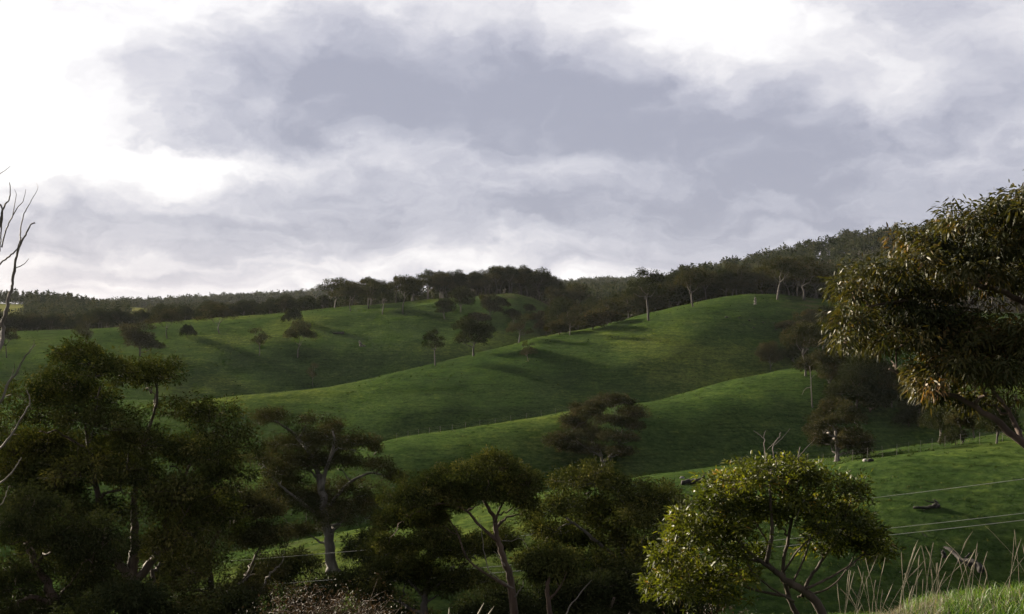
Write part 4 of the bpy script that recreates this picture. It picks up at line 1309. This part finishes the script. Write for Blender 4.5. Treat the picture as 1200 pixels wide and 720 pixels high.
wood_thing('stump', 'small pale topped stump beside the long fallen tree', 'stump', p, [('stump', [(0, 0, -.1), (0, 0, .25), (-.1, 0, .5)], .18, .14), ('root', [(0, 0, .1), (.3, -.1, .05)], .08, .04)], M_log)
p = hit(885, 357)
wood_thing('stump', 'pale standing stump on the face of the round hill', 'stump', p, [('stump', [(0, 0, -.1), (0, 0, .9), (.1, 0, 2.0)], .42, .3), ('broken_limb', [(0, 0, 1.0), (.5, 0, 1.5)], .15, .08)], M_pale)
p = hit(422, 406)
wood_thing('stump', 'pale broken stump on the left hill face', 'stump', p, [('stump', [(0, 0, -.1), (0, 0, .8), (-.2, 0, 1.7)], .5, .3), ('log', [(.3, 0, .2), (1.8, -.4, .2)], .3, .2)], M_pale)
p = hit(398, 392)
wood_thing('fallen_log', 'dark fallen log on the left hill face above the pale stump', 'log', p, [('log', [(-2.4, 0, .25), (0, .2, .35), (1.6, 0, .4)], .2, .36), ('stub', [(1.2, 0, .4), (1.5, 0, 1.2)], .16, .06)])
p = hit(952, 478)
Y = p[1]
wood_thing('dead_tree', 'slender grey dead trunk leaning on the shaded slope', 'dead tree', p,
           [('trunk', [(0, 0, -.1), (-.2, 0, 4.0), (-.5, 0, 7.3)], .13, .05), ('branch', [(-.2, 0, 3.6), (-1.2, 0, 3.3), (-1.9, 0, 2.2)], .08, .04), ('branch', [(-.3, 0, 5.0), (.4, 0, 5.8)], .05, .03)], M_slope)
p = hit(1056, 462)
wood_thing('fallen_log', 'fallen log lying across the shaded slope under the bronze bough', 'log', p, [('log', [(-5, 0, .3), (-1, .4, .4), (3, 0, .4)], .18, .3), ('branch', [(2, 0, .4), (3, -.5, 1.0)], .1, .04)])


def stone(p, r, label, group=None, mat=None):
    n, m = 7, 9
    th = np.linspace(0, math.pi, n)
    ph = np.linspace(0, 6.2832, m, endpoint=False)
    T_, Q_ = np.meshgrid(th, ph, indexing='ij')
    k = 1 + .22 * np.sin(2.3 * Q_ + rng.uniform(0, 6)) * np.sin(T_) + rng.normal(0, .07, T_.shape)
    k[0] = k[0, 0]; k[-1] = k[-1, 0]
    v = np.stack([np.sin(T_) * np.cos(Q_) * k * r * 1.3, np.sin(T_) * np.sin(Q_) * k * r, np.cos(T_) * k * r * .75], -1).reshape(-1, 3)
    a = np.arange(n - 1)[:, None] * m + np.arange(m)
    b_ = np.arange(n - 1)[:, None] * m + (np.arange(m) + 1) % m
    q = np.stack([a, a + m, b_ + m, b_], -1).reshape(-1, 4)
    o = link('stone', fast_mesh('stone', v, [q], mat or M_stone), None, (p[0], p[1], p[2] + r * .25))
    o.rotation_euler = (0, 0, rng.uniform(0, 6))
    tag(o, label, 'stone', group)


stone(hit(799, 561), .2, 'small pale stone beside the charred fallen log')
stone(hit(1014, 541), .24, 'pale rounded stone on the near hill crest by the fence')
stone(hit(1020, 541), .26, 'dark rounded stone on the near hill crest by the fence', None, M_log)
for px, py in [(850, 372), (866, 374), (880, 376), (894, 379), (884, 386), (905, 380), (872, 381), (912, 386)]:
    stone(hit(px + rng.uniform(-3, 3), py + rng.uniform(-2, 2)), rng.uniform(.18, .36), 'small grey stone scattered on the face of the round hill', 'stones scattered on the round hill', M_log)


# ------------------------------------------------------------------ fences and power line
def fence(label, pts, nposts, hgt, r, name='wire_fence'):
    e = bpy.data.objects.new(name, None)
    C.objects.link(e)
    pts = spline(pts, nposts)
    zz = H(pts[:, 0], pts[:, 1])
    e.location = (pts[0][0], pts[0][1], zz[0])
    b = np.array([pts[0][0], pts[0][1], zz[0]])
    tag(e, label, 'fence')
    pm = tube_mesh('post', [(np.array([[0, 0, -.3], [0, 0, hgt * .5], [0, 0, hgt]]), np.array([r, r, r * .9]))], M_post, 6, .08)
    tops = []
    for (x, y, *_), z in zip(pts, zz):
        o = link('post', pm, e, tuple(np.array([x, y, z]) - b))
        o.rotation_euler = (rng.normal(0, .03), rng.normal(0, .03), rng.uniform(0, 6))
        tops.append(np.array([x, y, z]) - b)
    tops = np.array(tops)
    for k in (.35, .65, .92):
        link('wire', tube_mesh('wire', [(tops + [0, 0, hgt * k], np.full(len(tops), .003))], M_post, 3, 0), e)


fence('post and wire fence along the back of the near right hill crest',
      [np.array([(u - 600) / F * y, y, 0]) for u, y in ((930, 128), (1040, 121), (1140, 121), (1330, 124))], 20, 1.15, .022)
fence('far post and wire fence in the dip behind the shaded slope',
      [np.array([(u - 600) / F * y, y, 0]) for u, y in ((465, 196), (540, 203), (640, 214), (730, 226))], 18, 1.0, .022)


def power_line():
    ya, yb = 48.0, 74.0
    ua, ub = 1430, -130
    ys = lambda u: 1.0 / (1.0 / yb + (u - ub) / (ua - ub) * (1.0 / ya - 1.0 / yb))     # straight in plan
    poles = []
    for u, zt, lab in ((ua, -(536 - 360) / F * ya, 'weathered wooden power pole standing on the right slope'), (ub, -(690 - 360) / F * yb + .9, 'weathered wooden power pole standing among the left gums')):
        y = ys(u)
        x = (u - 600) / F * y
        g = Hs(x, y)
        e = bpy.data.objects.new('power_pole', None)
        C.objects.link(e)
        e.location = (x, y, g)
        top = max(zt - g + 1.2, 3.0)
        link('pole', tube_mesh('pole', [(np.array([[0, 0, -.5], [0, 0, top * .5], [0, 0, top]]), np.array([.17, .15, .12]))], M_post, 10, .02), e)
        link('crossarm', tube_mesh('crossarm', [(np.array([[-.2, -1.0, top - .35], [-.2, 0, top - .35], [-.2, 1.0, top - .35]]), np.array([.06, .06, .06]))], M_post, 4, 0), e)
        tag(e, lab, 'power pole', 'power poles of the valley line')
        poles.append(e)
    lines = [([(-130, 684), (255, 657), (430, 645), (1030, 584), (1200, 562), (1430, 529)], 'upper pale power line crossing the valley'),
             ([(-130, 713), (265, 686), (430, 677), (690, 656), (1040, 619), (1200, 602), (1430, 573)], 'middle pale power line crossing the valley'),
             ([(-130, 718), (265, 692), (430, 684), (690, 664), (1040, 627), (1200, 610), (1430, 581)], 'lowest pale power line crossing the valley')]
    for pts, lab in lines:
        us = np.array([q[0] for q in pts], float)
        vs = np.array([q[1] for q in pts], float)
        co = np.polyfit(us, vs, 2)
        uu = np.linspace(-130, 1430, 60)
        w = np.array([P(u, np.polyval(co, u), ys(u)) for u in uu])
        o = link('power_line', tube_mesh('power_line', [(w - w[0], np.full(60, .013))], M_wire, 5, 0), None, tuple(w[0]))
        tag(o, lab, 'power line')


power_line()


# ------------------------------------------------------------------ foreground growth
def blades(name, label, pos, hgt, wid, lean, mat, cat, group=None, seg=3):
    n = len(pos)
    a = rng.uniform(0, 6.2832, n)
    ld = np.stack([np.cos(a), np.sin(a), np.zeros(n)], -1) * (lean * np.abs(rng.normal(1, .5, n)))[:, None]
    sa = rng.uniform(0, 3.1416, n)
    sd = np.stack([np.cos(sa), np.sin(sa), np.zeros(n)], -1)
    V = []
    for k in range(seg + 1):
        t = k / seg
        c = pos + np.array([0, 0, 1.0]) * (hgt * (t - .25 * lean * t * t))[:, None] + ld * (hgt * t * t)[:, None]
        w = (wid * (1 - t) ** .7 * .5 + .0004)[:, None]
        V += [c + sd * w, c - sd * w]
    V = np.stack(V, 1)
    m = 2 * (seg + 1)
    o = (np.arange(n) * m)[:, None]
    f = np.concatenate([np.hstack([o + 2 * k, o + 2 * k + 1, o + 2 * k + 3, o + 2 * k + 2]) for k in range(seg)])
    var = np.repeat(np.clip(rng.normal(.45, .22, n), 0, 1), m)
    ob = link(name, fast_mesh(name, V.reshape(-1, 3), [f], mat, False, {'var': var}))
    tag(ob, label, cat, group, 'stuff')


def bank(n, ux, yr, bias=1.0):
    y = rng.uniform(*yr, n)
    u = ux[0] + (ux[1] - ux[0]) * rng.random(n) ** bias
    x = (u - 600) / F * y
    return np.stack([x, y, H(x, y) - .01], -1)


p = bank(9000, (1060, 1420), (5.6, 7.8))
blades('grass', 'fresh green grass on the foreground bank', p, rng.uniform(.04, .10, len(p)), rng.uniform(.003, .007, len(p)), .55, M_green, 'grass')
p = np.vstack([bank(2600, (975, 1110), (6.2, 7.4)), bank(1500, (1080, 1420), (5.8, 7.6))])
blades('dry_grass', 'matted dry straw grass at the edge of the foreground bank', p, rng.uniform(.03, .09, len(p)), rng.uniform(.002, .005, len(p)), .7, M_straw, 'grass')


def tussocks():
    n = 15000
    u = rng.uniform(-120, 1320, n)
    y = 80 + 350 * rng.random(n) ** 1.35
    y = np.where(rng.random(n) < .22, rng.uniform(430, 525, n), y)
    x = (u - 600) / F * y
    keep = ~((y > np.interp(u, U, YC) + 12) & (u > 640)) & (y < np.interp(u, U, YD))
    # grass is rough in patches
    patch = np.sin(x * .11 + 1.3 * np.sin(y * .05)) * np.sin(y * .083 + .9 * np.sin(x * .07)) + rng.normal(0, .5, n)
    keep &= patch > -.2
    x, y = x[keep], y[keep]
    k = 5
    xs = np.repeat(x, k) + rng.normal(0, .16, len(x) * k)
    ys = np.repeat(y, k) + rng.normal(0, .16, len(x) * k)
    p = np.stack([xs, ys, H(xs, ys) - .04], -1)
    sc = np.repeat(rng.uniform(.6, 1.3, len(x)), k) * np.clip(.55 + np.repeat(y, k) / 500, .6, 1.3)
    blades('grass_tussocks', 'rough short grass tussocks over the pasture hills', p, rng.uniform(.14, .30, len(p)) * sc, rng.uniform(.12, .26, len(p)) * sc, .6, M_tussock, 'grass', None, 2)


M_tussock = leaf_mat('pasture_tussock', [(0, (.012, .021, .0075)), (.5, (.022, .034, .010)), (.85, (.042, .050, .015)), (1, (.075, .072, .026))], rough=.9, spec=0.0, transl=.2, tint=(1.3, 1.3, .6))
tussocks()


def stems(name, label, spots, hr, r, group, cat='grass stem'):
    for (u, y, h) in spots:
        x = (u - 600) / F * y
        z = Hs(x, y)
        a = rng.normal(0, .25)
        lean = rng.normal(.05, .26)
        n = 8
        t = np.linspace(0, 1, n)
        pts = np.stack([lean * h * t ** 1.6 + rng.normal(0, .0008, n), .1 * a * h * t, h * t * (1 - .08 * abs(lean))], -1)
        V = [(pts, np.linspace(r, r * .45, n))]
        e = bpy.data.objects.new(name, None)
        C.objects.link(e)
        e.location = (x, y, z - .01)
        tag(e, label, cat, group)
        link('stalk', stem_mesh(V), e)
        hd = pts[-3:] + rng.normal(0, .002, (3, 3))
        link('seed_head', stem_mesh([(spline(hd, 5), np.array([.6, 1.5, 1.7, 1.2, .3]) * r)]), e)


def stem_mesh(paths):
    v, q, t = tube_arrays(paths, 4, .05)
    return fast_mesh('stalk', v, [q, t], M_straw, True, {'var': np.clip(rng.normal(.5, .2) + np.zeros(len(v)), 0, 1)})


sp = [(rng.uniform(985, 1100), rng.uniform(6.3, 7.6), rng.uniform(.2, .48)) for _ in range(40)]
sp += [(rng.uniform(1090, 1260), rng.uniform(6.5, 7.6), rng.uniform(.2, .5)) for _ in range(26)]
stems('grass_stem', 'tall dry grass stem rising from the foreground bank', sp, None, .0014, 'dry grass stems on the bank')
sp = [(524, 11, .72), (536, 10.8, .80), (540, 11.2, .78), (545, 11, .66), (640, 11.5, .55), (515, 11.3, .58)]
stems('weed_stalk', 'pale dry weed stalk in front of the short bushy gum', sp, None, .006, 'dry weed stalks', 'weed')


def brown_bush(label, px, Y, w, h, seed_n=70):
    b = ground_at(px, Y)
    e = bpy.data.objects.new('dry_bush', None)
    C.objects.link(e)
    e.location = b
    tag(e, label, 'bush')
    paths, tips = [], []
    for _ in range(seed_n):
        a = rng.uniform(0, 6.28)
        q = rng.random() ** .5 * w
        tip = np.array([math.cos(a) * q, math.sin(a) * q * .6, h * rng.uniform(.65, 1.05) * (1 - .25 * (q / w) ** 2)])
        s = tip * np.array([.35, .35, 0])
        pth = wiggle(spline([s, (s + tip) / 2 + rng.normal(size=3) * .06 * h, tip], 8), .018)
        paths.append((pth, np.linspace(.006, .0015, 8)))
        for k in range(4, 8):
            tw = pth[k] + rng.normal(size=3) * np.array([.14, .14, .08]) + [0, 0, .06]
            paths.append((spline([pth[k], (pth[k] + tw) / 2 + rng.normal(size=3) * .01, tw], 4), np.linspace(.0025, .001, 4)))
            tips.append(pth[k]); tips.append(tw)
    link('stem', tube_mesh('stem', paths, M_red, 3, 0), e)
    tips = np.array(tips)
    p = np.repeat(tips, 9, 0) + rng.normal(size=(len(tips) * 9, 3)) * .055
    link('foliage', leaves_mesh('foliage', p, rng.normal(size=p.shape) + [0, 0, .2], rng.uniform(.02, .045, len(p)), rng.uniform(.008, .016, len(p)), M_brown, rng.normal(.45, .22, len(p))), e)


brown_bush('brown twiggy dry bush in front of the pale trunked gum', 375, 14, .75, 1.06, 90)
brown_bush('brown dry bush left of the weed stalks', 455, 14.5, .5, .85, 50)
brown_bush('low brown dry bush under the sunlit sapling', 835, 15.5, .6, .8, 60)


# ------------------------------------------------------------------ the air
def haze():
    x, y0, y1, z0, z1 = 9400, -9400, 9400, -60, 95
    v = np.array([(a, b_, c) for c in (z0, z1) for a, b_ in ((-x, y0), (x, y0), (x, y1), (-x, y1))], float)
    f = np.array([(3, 2, 1, 0), (4, 5, 6, 7), (0, 1, 5, 4), (1, 2, 6, 5), (2, 3, 7, 6), (3, 0, 4, 7)])
    m, nt, out = new_mat('thin_haze')
    pv = nt.nodes.new('ShaderNodeVolumePrincipled')
    pv.inputs['Color'].default_value = (.86, .91, 1.0, 1)
    pv.inputs['Density'].default_value = .000017
    pv.inputs['Anisotropy'].default_value = 0.0
    nt.links.new(pv.outputs[0], out.inputs['Volume'])
    o = link('haze', fast_mesh('haze', v, [f], m))
    tag(o, 'thin bluish air over the valley', None, None, 'stuff')


haze()
